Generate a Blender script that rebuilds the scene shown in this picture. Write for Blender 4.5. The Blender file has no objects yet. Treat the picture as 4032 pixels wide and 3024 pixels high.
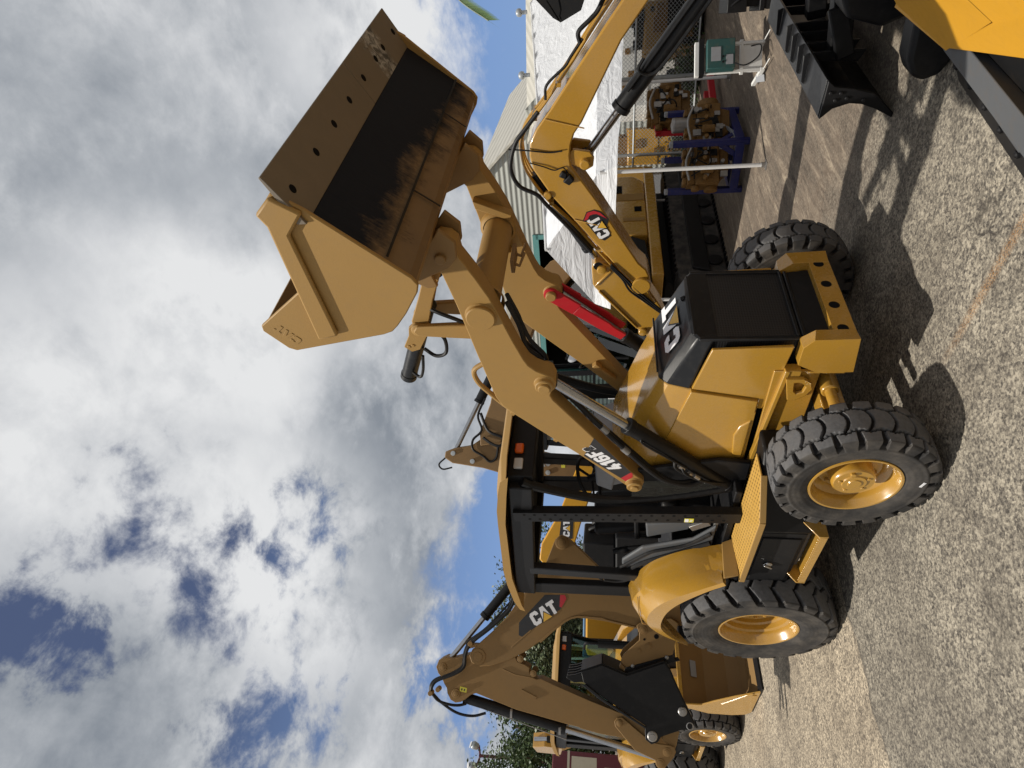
# Yard of construction machines, photographed with the camera turned on its side.
SUN_E = 4.5
CLOUD_E = 0.80
SKY_HOLES = [
 ((-0.679,.236,.696), .0, 3.9, .8), ((-0.717,.229,.659), .0, 3.4, .8),
 ((-0.773,.322,.546), -1.0, 7.0, 1.1), ((-0.775,.382,.503), -1.0, 6.0, 1.1), ((-0.688,.365,.627), -2.5, 5.5, 1.1),
 ((-0.867,.171,.468), .0, 5.0, .8), ((-0.879,.198,.434), -.5, 4.5, .8),
 ((-0.884,.422,.165), 3.0, 7.0, .3), ((-0.850,.490,.135), 3.5, 7.0, .3), ((-0.914,.343,.170), 3.0, 6.5, .4), ((-0.832,.526,.150), 2.5, 5.5, .3), ((-0.93,.29,.19), 2.0, 5.0, .5),
 ((-0.307,.944,.105), 3.0, 9.0, .4), ((-0.405,.901,.10), 3.0, 8.0, .4), ((-0.25,.96,.13), 3.0, 8.0, .4),
]
SKY_GREY = [((-0.287,.793,.538), 4, 20, .5), ((-0.207,.724,.658), 4, 16, .5), ((-0.775,.150,.61), 4, 11, .35), ((-0.72,.14,.68), 2, 8, .35), ((-0.746,.559,.362), 2, 9, .5), ((-0.86,.385,.32), 2, 7, .5)]
SKY_WHITE = [((-0.569,.439,.695), 7, 16, .6), ((-0.803,.391,.451), 4, 11, .6), ((-0.55,.60,.57), 5, 15, .6), ((-0.775,.437,.437), 4, 10, .6), ((-0.282,.91,.304), 4, 10, .6), ((-0.69,.42,.58), 4, 12, .6), ((-.82,.30,.40), 3, 8, .6)]
import bpy, bmesh, math, random
from mathutils import Vector, Matrix, noise
random.seed(7)
PI = math.pi
scene = bpy.context.scene
COL = scene.collection
V = Vector

# ------------------------------------------------------------------ materials
def new_mat(name):
    m = bpy.data.materials.new(name)
    m.use_nodes = True
    nt = m.node_tree
    for n in list(nt.nodes):
        nt.nodes.remove(n)
    out = nt.nodes.new('ShaderNodeOutputMaterial')
    b = nt.nodes.new('ShaderNodeBsdfPrincipled')
    nt.links.new(b.outputs[0], out.inputs[0])
    return m, nt, b

def nd(nt, typ, **kw):
    n = nt.nodes.new(typ)
    for k, v in kw.items():
        if k.startswith('i_'):
            key = k[2:]
            key = int(key) if key.isdigit() else key
            n.inputs[key].default_value = v
        else:
            setattr(n, k, v)
    return n

def ramp(nt, fac, stops):
    r = nt.nodes.new('ShaderNodeValToRGB')
    el = r.color_ramp.elements
    while len(el) < len(stops):
        el.new(0.5)
    for e, (p, c) in zip(el, stops):
        e.position = p
        e.color = (c, c, c, 1) if isinstance(c, (int, float)) else (c[0], c[1], c[2], 1)
    nt.links.new(fac, r.inputs[0])
    return r.outputs[0]

def coords(nt):
    return nd(nt, 'ShaderNodeTexCoord').outputs['Object']

def noise_n(nt, vec, scale, detail=4, rough=0.55, dist=0.0):
    n = nd(nt, 'ShaderNodeTexNoise')
    n.inputs['Scale'].default_value = scale
    n.inputs['Detail'].default_value = detail
    n.inputs['Roughness'].default_value = rough
    n.inputs['Distortion'].default_value = dist
    nt.links.new(vec, n.inputs['Vector'])
    return n.outputs['Fac']

def mixc(nt, fac, a, b, blend='MIX'):
    m = nt.nodes.new('ShaderNodeMix')
    m.data_type = 'RGBA'
    m.blend_type = blend
    for s, v in ((m.inputs['Factor'], fac), (m.inputs['A'], a), (m.inputs['B'], b)):
        if isinstance(v, (int, float)):
            s.default_value = v
        elif isinstance(v, tuple):
            s.default_value = (v[0], v[1], v[2], 1)
        else:
            nt.links.new(v, s)
    return m.outputs['Result']

def math_n(nt, op, a, b=None, c=None, clamp=False):
    m = nd(nt, 'ShaderNodeMath', operation=op)
    m.use_clamp = clamp
    for i, v in enumerate((a, b, c)):
        if v is None:
            continue
        if isinstance(v, (int, float)):
            m.inputs[i].default_value = v
        else:
            nt.links.new(v, m.inputs[i])
    return m.outputs[0]

def bump(nt, b, h, strength=0.2, dist=0.01):
    n = nd(nt, 'ShaderNodeBump')
    n.inputs['Strength'].default_value = strength
    n.inputs['Distance'].default_value = dist
    nt.links.new(h, n.inputs['Height'])
    nt.links.new(n.outputs[0], b.inputs['Normal'])

def paint(name, col, rough=0.4, var=0.12, dirt=(0.16, 0.11, 0.06), dirt_amt=0.25, metal=0.0, coat=0.0, peel=0.04, scale=1.0, spec=0.5, chips=0.0):
    m, nt, b = new_mat(name)
    co = coords(nt)
    n1 = noise_n(nt, co, 3.0 * scale, 5)
    n2 = noise_n(nt, co, 18.0 * scale, 6, 0.65)
    n3 = noise_n(nt, co, 140.0, 2)
    dark = tuple(c * (1 - var) for c in col)
    lite = tuple(min(1, c * (1 + var)) for c in col)
    c1 = mixc(nt, n1, dark, lite)
    f = ramp(nt, n2, [(0.50, 0.0), (0.78, dirt_amt)])
    c2 = mixc(nt, f, c1, dirt)
    if chips:
        mp = nd(nt, 'ShaderNodeMapping')
        mp.inputs['Scale'].default_value = (9, 9, 30)
        mp.inputs['Rotation'].default_value = (0.3, 0.7, 0.2)
        nt.links.new(co, mp.inputs[0])
        n4 = noise_n(nt, mp.outputs[0], 3.5, 6, 0.75, 0.6)
        c2 = mixc(nt, ramp(nt, n4, [(0.655, 0.0), (0.69, chips)]), c2, tuple(x * 0.35 for x in dirt))
        n5 = noise_n(nt, co, 0.9, 6, 0.6, 0.5)
        c2 = mixc(nt, ramp(nt, n5, [(0.52, 0.0), (0.72, 0.22)]), c2, tuple(x * 1.1 for x in dirt))
    nt.links.new(c2, b.inputs['Base Color'])
    b.inputs['Specular IOR Level'].default_value = spec
    r = math_n(nt, 'MULTIPLY_ADD', n2, 0.22, rough - 0.08)
    nt.links.new(r, b.inputs['Roughness'])
    b.inputs['Metallic'].default_value = metal
    if coat:
        b.inputs['Coat Weight'].default_value = coat
        b.inputs['Coat Roughness'].default_value = 0.12
    if peel:
        bump(nt, b, n3, peel, 0.004)
    return m

M = {}
M['yellow'] = paint('machine_yellow', (0.44, 0.238, 0.032), 0.24, 0.06, dirt=(0.24, 0.16, 0.09), dirt_amt=0.18, coat=0.85, peel=0.05, chips=0.35)
M['ochre'] = paint('matte_ochre_yellow', (0.325, 0.190, 0.054), 0.55, 0.06, dirt=(0.2, 0.14, 0.08), dirt_amt=0.16, peel=0.12, spec=0.35, chips=0.35)
M['boom_ochre'] = paint('worn_shaded_ochre', (0.235, 0.138, 0.050), 0.6, 0.08, dirt_amt=0.22, peel=0.12, spec=0.3, chips=0.4)  # darker copy of the ochre; boom-side shade is put into the colour
M['bright_yellow'] = paint('bright_yellow', (0.62, 0.31, 0.022), 0.45, 0.04, dirt_amt=0.12, peel=0.12, spec=0.3, chips=0.2)
M['black'] = paint('black_paint', (0.009, 0.009, 0.010), 0.42, 0.2, dirt=(0.05, 0.046, 0.042), dirt_amt=0.2, spec=0.22)
M['satin_black'] = paint('satin_black', (0.014, 0.0145, 0.016), 0.32, 0.15, dirt=(0.07, 0.065, 0.06), dirt_amt=0.22, spec=0.28)
M['plastic'] = paint('dark_plastic', (0.011, 0.011, 0.012), 0.55, 0.15, dirt=(0.05, 0.045, 0.04), dirt_amt=0.22, spec=0.2)
M['grey_plastic'] = paint('grey_plastic', (0.085, 0.09, 0.097), 0.5, 0.1, dirt_amt=0.25, spec=0.3)
M['light_grey'] = paint('light_grey_plastic', (0.27, 0.28, 0.30), 0.5, 0.08, dirt_amt=0.2, spec=0.3)
M['hose'] = paint('rubber_hose', (0.010, 0.010, 0.011), 0.5, 0.1, dirt_amt=0.12, spec=0.25)
M['red'] = paint('red_paint', (0.42, 0.012, 0.020), 0.45, 0.08, dirt_amt=0.12, spec=0.3)
M['blue'] = paint('blue_paint', (0.012, 0.016, 0.10), 0.4, 0.15, dirt_amt=0.25, spec=0.3)
M['green'] = paint('dark_green_paint', (0.022, 0.075, 0.072), 0.45, 0.12, dirt_amt=0.3)
M['white'] = paint('white_paint', (0.72, 0.72, 0.70), 0.45, 0.05, dirt=(0.3, 0.27, 0.22), dirt_amt=0.25)
M['decal_white'] = paint('decal_white', (0.80, 0.80, 0.82), 0.4, 0.02, dirt_amt=0.05, peel=0)
M['decal_black'] = paint('decal_black', (0.018, 0.018, 0.02), 0.35, 0.05, dirt_amt=0.1, peel=0)
M['decal_red'] = paint('decal_red', (0.45, 0.02, 0.03), 0.4, 0.05, dirt_amt=0.05, peel=0)
M['decal_yellow'] = paint('decal_yellow', (0.72, 0.42, 0.05), 0.4, 0.05, dirt_amt=0.05, peel=0)
M['label_yellow'] = paint('label_yellow', (0.68, 0.62, 0.06), 0.4, 0.03, dirt_amt=0.1, peel=0)
M['galv'] = paint('galvanised_steel', (0.42, 0.44, 0.45), 0.42, 0.12, dirt_amt=0.2, metal=0.6)
M['pole_white'] = paint('white_steel_tube', (0.66, 0.66, 0.66), 0.35, 0.05, dirt_amt=0.15)
M['steel'] = paint('worn_steel', (0.30, 0.29, 0.28), 0.4, 0.2, dirt_amt=0.35, metal=0.7)
M['chrome'] = paint('chrome_rod', (0.42, 0.42, 0.43), 0.20, 0.06, dirt=(0.12, 0.10, 0.08), dirt_amt=0.35, metal=1.0, peel=0)
M['amber'] = paint('amber_lens', (0.75, 0.13, 0.01), 0.2, 0.05, dirt_amt=0.05)
M['lamp_lens'] = paint('clear_lens', (0.55, 0.55, 0.55), 0.15, 0.1, dirt_amt=0.1)
M['seat'] = paint('black_vinyl', (0.011, 0.011, 0.012), 0.5, 0.1, dirt_amt=0.12, spec=0.25)
M['bark'] = paint('bark', (0.13, 0.10, 0.075), 0.9, 0.3, dirt_amt=0.4, scale=4)
M['maroon'] = paint('maroon_panel', (0.12, 0.018, 0.028), 0.5, 0.1, dirt_amt=0.2)
M['cream'] = paint('cream_panel', (0.52, 0.47, 0.36), 0.5, 0.08, dirt_amt=0.2)
M['sky_blue'] = paint('blue_panel', (0.13, 0.25, 0.42), 0.3, 0.15, dirt_amt=0.15)
M['teal'] = paint('teal_panel', (0.10, 0.27, 0.26), 0.5, 0.1, dirt_amt=0.2)
M['dark_in'] = paint('dark_interior', (0.007, 0.007, 0.0075), 0.85, 0.2, dirt_amt=0.05, spec=0.1)  # near-black; puts the shade of holes and the open bay into the colour
M['engine'] = paint('greasy_engine_yellow', (0.17, 0.088, 0.022), 0.6, 0.35, dirt=(0.022, 0.015, 0.010), dirt_amt=0.95, scale=2.4, spec=0.3, chips=0.8)
M['shaded_brown'] = paint('shaded_brown', (0.21, 0.125, 0.052), 0.6, 0.1, dirt_amt=0.3, spec=0.3)  # machine yellow browned, so the far boom's shade sits in the colour
M['concrete_kerb'] = paint('concrete_block', (0.35, 0.33, 0.30), 0.9, 0.12, dirt_amt=0.3)

def rubber():
    m, nt, b = new_mat('tyre_rubber')
    co = coords(nt)
    n1 = noise_n(nt, co, 6, 6, 0.6)
    n2 = noise_n(nt, co, 40, 5, 0.7)
    c = mixc(nt, ramp(nt, n1, [(0.35, 0.0), (0.75, 1.0)]), (0.026, 0.025, 0.025), (0.080, 0.072, 0.064))
    at = nd(nt, 'ShaderNodeAttribute', attribute_name='groove')
    c = mixc(nt, at.outputs['Fac'], c, (0.007, 0.006, 0.006))
    at2 = nd(nt, 'ShaderNodeAttribute', attribute_name='tread')
    c = mixc(nt, math_n(nt, 'MULTIPLY', at2.outputs['Fac'], ramp(nt, n2, [(0.3, 0.45), (0.7, 0.9)])), c, (0.135, 0.135, 0.14))
    sx = nd(nt, 'ShaderNodeSeparateXYZ')
    nt.links.new(co, sx.inputs[0])
    rad = math_n(nt, 'SQRT', math_n(nt, 'ADD', math_n(nt, 'MULTIPLY', sx.outputs[0], sx.outputs[0]), math_n(nt, 'MULTIPLY', sx.outputs[2], sx.outputs[2])))
    ring = math_n(nt, 'SINE', math_n(nt, 'MULTIPLY', rad, 210.0))
    dust = ramp(nt, math_n(nt, 'ADD', math_n(nt, 'MULTIPLY', n1, 0.7), math_n(nt, 'MULTIPLY', n2, 0.3)), [(0.47, 0.0), (0.70, 0.40)])
    c = mixc(nt, math_n(nt, 'MULTIPLY', dust, math_n(nt, 'SUBTRACT', 1.0, at.outputs['Fac'])), c, (0.125, 0.105, 0.085))
    nt.links.new(c, b.inputs['Base Color'])
    b.inputs['Roughness'].default_value = 0.75
    b.inputs['Specular IOR Level'].default_value = 0.3
    bump(nt, b, math_n(nt, 'ADD', n2, math_n(nt, 'MULTIPLY', ring, 0.12)), 0.35, 0.006)
    return m
M['rubber'] = rubber()

def bucket_floor_mat():
    m, nt, b = new_mat('worn_bucket_floor')
    co = coords(nt)
    sep = nd(nt, 'ShaderNodeSeparateXYZ')
    nt.links.new(co, sep.inputs[0])
    st = nd(nt, 'ShaderNodeMapping')
    st.inputs['Scale'].default_value = (4.5, 34, 4.5)
    nt.links.new(co, st.inputs[0])
    n1 = noise_n(nt, st.outputs[0], 2.2, 6, 0.7)
    n2 = noise_n(nt, co, 4.5, 7, 0.68)
    # distance along the floor, from the cutting edge back to the heel (metres)
    d = math_n(nt, 'MULTIPLY_ADD', sep.outputs[0], -0.655, 4.13 * 0.655)
    d = math_n(nt, 'ADD', d, math_n(nt, 'MULTIPLY_ADD', sep.outputs[2], -0.756, 3.25 * 0.756))
    yk = math_n(nt, 'MULTIPLY', sep.outputs[1], 0.09)
    k = math_n(nt, 'ADD', d, math_n(nt, 'MULTIPLY_ADD', n1, 0.17, -0.085))
    k = math_n(nt, 'ADD', k, math_n(nt, 'MULTIPLY_ADD', n2, 0.52, -0.26))
    k = math_n(nt, 'SUBTRACT', k, yk)
    f = ramp(nt, k, [(0.33, 0.0), (0.40, 0.35), (0.50, 1.0)])
    ochre = mixc(nt, n2, (0.13, 0.086, 0.050), (0.235, 0.148, 0.068))  # darkened ochre; shade of the bucket's underside is put into the colour
    blk = mixc(nt, n1, (0.004, 0.0055, 0.010), (0.013, 0.0145, 0.019))
    c = mixc(nt, f, blk, ochre)
    nt.links.new(c, b.inputs['Base Color'])
    b.inputs['Roughness'].default_value = 0.7
    b.inputs['Specular IOR Level'].default_value = 0.15
    bump(nt, b, n1, 0.15, 0.006)
    return m
M['bucket_floor'] = bucket_floor_mat()

def edge_mat():
    m, nt, b = new_mat('scuffed_cutting_edge')
    co = coords(nt)
    n1 = noise_n(nt, co, 7, 7, 0.7, 0.6)
    n2 = noise_n(nt, co, 2.2, 3, 0.5)
    sep = nd(nt, 'ShaderNodeSeparateXYZ')
    nt.links.new(co, sep.inputs[0])
    base = mixc(nt, n1, (0.135, 0.110, 0.082), (0.195, 0.158, 0.116))  # base darkened too: underside shade is put into the colour
    dy = math_n(nt, 'ABSOLUTE', math_n(nt, 'SUBTRACT', sep.outputs[1], 0.62))
    g = math_n(nt, 'ADD', math_n(nt, 'MULTIPLY', dy, 2.6), math_n(nt, 'MULTIPLY_ADD', n1, 1.1, -0.3))
    f = ramp(nt, g, [(0.40, 1.0), (0.56, 0.0)])
    scuff = mixc(nt, ramp(nt, noise_n(nt, co, 16, 5, 0.7, 1.2), [(0.4, 0.0), (0.6, 1.0)]), (0.05, 0.048, 0.045), (0.42, 0.41, 0.39))
    c = mixc(nt, f, base, scuff)
    nt.links.new(c, b.inputs['Base Color'])
    b.inputs['Roughness'].default_value = 0.6
    bump(nt, b, n1, 0.2, 0.006)
    return m
M['edge'] = edge_mat()

def dimple_mat():
    m, nt, b = new_mat('punched_yellow_step')
    co = coords(nt)
    mp = nd(nt, 'ShaderNodeMapping')
    mp.inputs['Scale'].default_value = (24, 24, 24)
    nt.links.new(co, mp.inputs[0])
    fr = nd(nt, 'ShaderNodeVectorMath', operation='FRACTION')
    nt.links.new(mp.outputs[0], fr.inputs[0])
    sb = nd(nt, 'ShaderNodeVectorMath', operation='SUBTRACT')
    sb.inputs[1].default_value = (0.5, 0.5, 0.5)
    nt.links.new(fr.outputs[0], sb.inputs[0])
    ml = nd(nt, 'ShaderNodeVectorMath', operation='MULTIPLY')
    ml.inputs[1].default_value = (1, 1, 0)
    nt.links.new(sb.outputs[0], ml.inputs[0])
    ln = nd(nt, 'ShaderNodeVectorMath', operation='LENGTH')
    nt.links.new(ml.outputs[0], ln.inputs[0])
    f = ramp(nt, ln.outputs['Value'], [(0.15, 1.0), (0.22, 0.0)])
    n = noise_n(nt, co, 9, 5)
    c = mixc(nt, n, (0.46, 0.26, 0.05), (0.60, 0.36, 0.09))
    c = mixc(nt, f, c, (0.08, 0.045, 0.015))
    nt.links.new(c, b.inputs['Base Color'])
    b.inputs['Roughness'].default_value = 0.42
    bump(nt, b, ramp(nt, ln.outputs['Value'], [(0.12, 0.0), (0.3, 1.0)]), 0.5, 0.006)
    return m
M['dimple'] = dimple_mat()

def mesh_mat(name, col, dark, sx, sy, sz):
    m, nt, b = new_mat(name)
    co = coords(nt)
    mp = nd(nt, 'ShaderNodeMapping')
    mp.inputs['Scale'].default_value = (sx, sy, sz)
    nt.links.new(co, mp.inputs[0])
    fr = nd(nt, 'ShaderNodeVectorMath', operation='FRACTION')
    nt.links.new(mp.outputs[0], fr.inputs[0])
    sp = nd(nt, 'ShaderNodeSeparateXYZ')
    nt.links.new(fr.outputs[0], sp.inputs[0])
    h = math_n(nt, 'MULTIPLY', math_n(nt, 'GREATER_THAN', sp.outputs[1], 0.35), math_n(nt, 'GREATER_THAN', sp.outputs[2], 0.35))
    c = mixc(nt, h, col, dark)
    nt.links.new(c, b.inputs['Base Color'])
    b.inputs['Roughness'].default_value = 0.5
    return m
M['grille'] = mesh_mat('grille_mesh', (0.026, 0.026, 0.028), (0.004, 0.004, 0.005), 60, 60, 60)

def glass(name, tint=(0.45, 0.62, 0.60), alpha=0.35):
    m, nt, b = new_mat(name)
    nt.nodes.remove(b)
    out = [n for n in nt.nodes if n.type == 'OUTPUT_MATERIAL'][0]
    tr = nd(nt, 'ShaderNodeBsdfTransparent')
    tr.inputs[0].default_value = (*tint, 1)
    gl = nd(nt, 'ShaderNodeBsdfGlossy')
    gl.inputs['Roughness'].default_value = 0.04
    fr = nd(nt, 'ShaderNodeFresnel')
    fr.inputs[0].default_value = 1.45
    mx = nd(nt, 'ShaderNodeMixShader')
    f = math_n(nt, 'MULTIPLY_ADD', fr.outputs[0], 0.9, alpha * 0.12)
    nt.links.new(f, mx.inputs[0])
    nt.links.new(tr.outputs[0], mx.inputs[1])
    nt.links.new(gl.outputs[0], mx.inputs[2])
    nt.links.new(mx.outputs[0], out.inputs[0])
    return m
M['glass'] = glass('green_tinted_glass', (0.42, 0.60, 0.56))
M['dark_glass'] = glass('dark_tinted_glass', (0.16, 0.22, 0.22), 0.6)

def siding(name, c0, c1, freq, axis, rough=0.5, metal=0.0):
    m, nt, b = new_mat(name)
    co = coords(nt)
    sp = nd(nt, 'ShaderNodeSeparateXYZ')
    nt.links.new(co, sp.inputs[0])
    w = math_n(nt, 'SINE', math_n(nt, 'MULTIPLY', sp.outputs[axis], freq))
    n = noise_n(nt, co, 1.2, 5)
    st = ramp(nt, w, [(0.0, 0.0), (1.0, 1.0)])
    c = mixc(nt, math_n(nt, 'MULTIPLY_ADD', w, 0.25, 0.5), c0, c1)
    c = mixc(nt, ramp(nt, n, [(0.5, 0.0), (0.8, 0.35)]), c, tuple(x * 0.55 for x in c0))
    nt.links.new(c, b.inputs['Base Color'])
    b.inputs['Roughness'].default_value = rough
    b.inputs['Metallic'].default_value = metal
    bump(nt, b, w, 0.5, 0.02)
    return m
M['siding'] = siding('grey_ribbed_siding', (0.33, 0.34, 0.31), (0.40, 0.41, 0.375), 42, 2)
M['roofing'] = siding('corrugated_roofing', (0.42, 0.40, 0.34), (0.60, 0.57, 0.50), 26, 0, 0.5, 0.2)

def tarp():
    m, nt, b = new_mat('white_tarpaulin')
    co = coords(nt)
    n1 = noise_n(nt, co, 1.3, 4, 0.55, 0.8)
    mp = nd(nt, 'ShaderNodeMapping')
    mp.inputs['Scale'].default_value = (1.0, 1.6, 4.5)
    mp.inputs['Rotation'].default_value = (0.5, 0.2, 0.3)
    nt.links.new(co, mp.inputs[0])
    n2 = noise_n(nt, mp.outputs[0], 1.5, 4, 0.55, 1.0)
    c = mixc(nt, n1, (0.80, 0.82, 0.86), (0.90, 0.91, 0.93))
    nt.links.new(c, b.inputs['Base Color'])
    b.inputs['Roughness'].default_value = 0.6
    bump(nt, b, n2, 0.45, 0.08)
    tl = nd(nt, 'ShaderNodeBsdfTranslucent')
    tl.inputs[0].default_value = (0.86, 0.88, 0.92, 1)
    mx = nd(nt, 'ShaderNodeMixShader')
    mx.inputs[0].default_value = 0.18
    out = [n for n in nt.nodes if n.type == 'OUTPUT_MATERIAL'][0]
    nt.links.new(b.outputs[0], mx.inputs[1])
    nt.links.new(tl.outputs[0], mx.inputs[2])
    nt.links.new(mx.outputs[0], out.inputs[0])
    return m
M['tarp'] = tarp()

def leaf_mat(name, c0, c1):
    m, nt, b = new_mat(name)
    gi = nd(nt, 'ShaderNodeNewGeometry')
    n = noise_n(nt, coords(nt), 2.0, 3)
    r = math_n(nt, 'MULTIPLY_ADD', gi.outputs['Random Per Island'], 0.6, math_n(nt, 'MULTIPLY', n, 0.4))
    c = mixc(nt, r, c0, c1)
    nt.links.new(c, b.inputs['Base Color'])
    b.inputs['Roughness'].default_value = 0.5
    b.inputs['Subsurface Weight'].default_value = 0.0
    return m
M['leaf'] = leaf_mat('broad_leaves', (0.022, 0.045, 0.014), (0.10, 0.15, 0.045))
M['leaf_grey'] = leaf_mat('grey_green_leaves', (0.045, 0.065, 0.03), (0.16, 0.19, 0.09))
M['frond'] = leaf_mat('palm_fronds', (0.018, 0.045, 0.010), (0.07, 0.13, 0.025))

def ground_mat():
    m, nt, b = new_mat('aggregate_concrete')
    co = coords(nt)
    sep = nd(nt, 'ShaderNodeSeparateXYZ')
    nt.links.new(co, sep.inputs[0])
    # fine aggregate
    v = nd(nt, 'ShaderNodeTexVoronoi')
    v.inputs['Scale'].default_value = 70
    nt.links.new(co, v.inputs['Vector'])
    vs = nd(nt, 'ShaderNodeSeparateColor')
    nt.links.new(v.outputs['Color'], vs.inputs[0])
    na = noise_n(nt, co, 56, 6, 0.70)
    nb = noise_n(nt, co, 120, 4, 0.7)
    nm = noise_n(nt, co, 7, 7, 0.68)
    nl = noise_n(nt, co, 0.8, 7, 0.64, 0.5)
    v2 = nd(nt, 'ShaderNodeTexVoronoi')
    v2.inputs['Scale'].default_value = 42
    nt.links.new(co, v2.inputs['Vector'])
    vs2 = nd(nt, 'ShaderNodeSeparateColor')
    nt.links.new(v2.outputs['Color'], vs2.inputs[0])
    tone = math_n(nt, 'ADD', math_n(nt, 'MULTIPLY', na, 0.46), math_n(nt, 'MULTIPLY', nb, 0.30))
    tone = math_n(nt, 'ADD', tone, math_n(nt, 'MULTIPLY_ADD', vs.outputs[0], 0.13, 0.055))
    tone = math_n(nt, 'ADD', tone, math_n(nt, 'MULTIPLY_ADD', vs2.outputs[1], 0.10, -0.05))
    tone = math_n(nt, 'ADD', tone, math_n(nt, 'MULTIPLY_ADD', nm, 0.16, -0.08))
    base = nt.nodes.new('ShaderNodeValToRGB')
    el = base.color_ramp.elements
    for p, c in ((0.385, (0.055, 0.051, 0.047)), (0.455, (0.140, 0.130, 0.115)), (0.52, (0.225, 0.208, 0.176)), (0.61, (0.40, 0.372, 0.315))):
        e = el.new(p)
        e.color = (*c, 1)
    el.remove(el[0])
    el.remove(el[-1])
    nt.links.new(tone, base.inputs[0])
    col = base.outputs[0]
    stone = mixc(nt, vs.outputs[0], (0.055, 0.053, 0.053), (0.36, 0.335, 0.285))
    sf = math_n(nt, 'MULTIPLY', ramp(nt, vs.outputs[1], [(0.72, 0.0), (0.76, 1.0)]), ramp(nt, v.outputs['Distance'], [(0.22, 0.85), (0.40, 0.0)]))
    col = mixc(nt, sf, col, stone)
    col = mixc(nt, ramp(nt, nl, [(0.36, 0.42), (0.58, 0.0)]), col, (0.085, 0.076, 0.066))
    ns0 = noise_n(nt, co, 2.1, 8, 0.7, 1.1)
    col = mixc(nt, ramp(nt, ns0, [(0.36, 0.42), (0.50, 0.0)]), col, (0.060, 0.054, 0.048))
    # hairline cracks
    wc = nd(nt, 'ShaderNodeVectorMath', operation='ADD')
    wn = nd(nt, 'ShaderNodeTexNoise')
    wn.inputs['Scale'].default_value = 1.7
    wn.inputs['Detail'].default_value = 6
    nt.links.new(co, wn.inputs['Vector'])
    nt.links.new(co, wc.inputs[0])
    nt.links.new(wn.outputs['Color'], wc.inputs[1])
    ve = nd(nt, 'ShaderNodeTexVoronoi', feature='DISTANCE_TO_EDGE')
    ve.inputs['Scale'].default_value = 0.42
    nt.links.new(wc.outputs[0], ve.inputs['Vector'])
    crack = ramp(nt, ve.outputs['Distance'], [(0.0015, 0.75), (0.006, 0.0)])
    col = mixc(nt, math_n(nt, 'MULTIPLY', crack, ramp(nt, nl, [(0.42, 0.0), (0.56, 1.0)])), col, (0.035, 0.032, 0.03))
    # smooth, streaked slab away from the pebbled foreground (towards +Y)
    mp = nd(nt, 'ShaderNodeMapping')
    mp.inputs['Scale'].default_value = (3.2, 0.55, 1)
    mp.inputs['Rotation'].default_value = (0, 0, 0.35)
    nt.links.new(co, mp.inputs[0])
    ns = noise_n(nt, mp.outputs[0], 1.6, 8, 0.68, 0.8)
    ns2 = noise_n(nt, mp.outputs[0], 5.0, 8, 0.72, 1.2)
    slab = nt.nodes.new('ShaderNodeValToRGB')
    el = slab.color_ramp.elements
    for p, c in ((0.34, (0.035, 0.027, 0.022)), (0.47, (0.100, 0.077, 0.061)), (0.55, (0.160, 0.125, 0.098)), (0.65, (0.36, 0.305, 0.235))):
        e = el.new(p)
        e.color = (*c, 1)
    el.remove(el[0])
    el.remove(el[-1])
    nt.links.new(math_n(nt, 'ADD', math_n(nt, 'MULTIPLY', ns, 0.55), math_n(nt, 'MULTIPLY', ns2, 0.45)), slab.inputs[0])
    slabc = mixc(nt, 0.28, slab.outputs[0], col)
    yy = math_n(nt, 'ADD', sep.outputs[1], math_n(nt, 'MULTIPLY_ADD', nl, 2.2, -1.1))
    fy = ramp(nt, math_n(nt, 'MULTIPLY', yy, 0.2), [(0.14, 0.0), (0.40, 1.0)])
    col = mixc(nt, fy, col, slabc)
    # darker damp asphalt patch beyond the seam: x > 0.38 is the darker foreground
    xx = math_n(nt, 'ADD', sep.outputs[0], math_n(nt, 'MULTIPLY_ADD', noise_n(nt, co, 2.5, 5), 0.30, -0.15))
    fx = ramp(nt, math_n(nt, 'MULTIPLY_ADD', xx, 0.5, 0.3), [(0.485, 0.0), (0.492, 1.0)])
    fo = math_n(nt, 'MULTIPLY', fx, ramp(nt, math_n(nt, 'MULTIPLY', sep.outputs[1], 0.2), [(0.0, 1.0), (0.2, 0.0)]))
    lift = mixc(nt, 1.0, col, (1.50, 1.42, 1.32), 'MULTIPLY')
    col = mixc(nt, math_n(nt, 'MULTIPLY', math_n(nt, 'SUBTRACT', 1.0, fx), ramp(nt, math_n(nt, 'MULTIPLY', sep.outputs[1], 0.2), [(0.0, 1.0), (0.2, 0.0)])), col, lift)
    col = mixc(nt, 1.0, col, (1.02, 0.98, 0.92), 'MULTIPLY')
    seam = math_n(nt, 'ABSOLUTE', math_n(nt, 'SUBTRACT', xx, 0.372))
    fs = math_n(nt, 'MULTIPLY', ramp(nt, seam, [(0.004, 0.65), (0.022, 0.0)]), ramp(nt, math_n(nt, 'MULTIPLY', sep.outputs[1], 0.2), [(0.0, 1.0), (0.1, 0.0)]))
    col = mixc(nt, fs, col, (0.06, 0.055, 0.05))
    # faint orange spray line near (2.9..3.6, -0.55)
    oy = math_n(nt, 'ABSOLUTE', math_n(nt, 'ADD', sep.outputs[1], 0.553))
    fo2 = ramp(nt, math_n(nt, 'ADD', oy, math_n(nt, 'MULTIPLY_ADD', na, 0.02, -0.01)), [(0.012, 1.0), (0.045, 0.0)])
    fo3 = ramp(nt, math_n(nt, 'MULTIPLY', sep.outputs[0], 0.2), [(0.53, 0.0), (0.62, 1.0)])
    fo4 = math_n(nt, 'MULTIPLY', math_n(nt, 'MULTIPLY', fo2, fo3), ramp(nt, nb, [(0.46, 0.0), (0.62, 0.55)]))
    col = mixc(nt, fo4, col, (0.50, 0.22, 0.035))
    nt.links.new(col, b.inputs['Base Color'])
    b.inputs['Roughness'].default_value = 0.85
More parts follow.
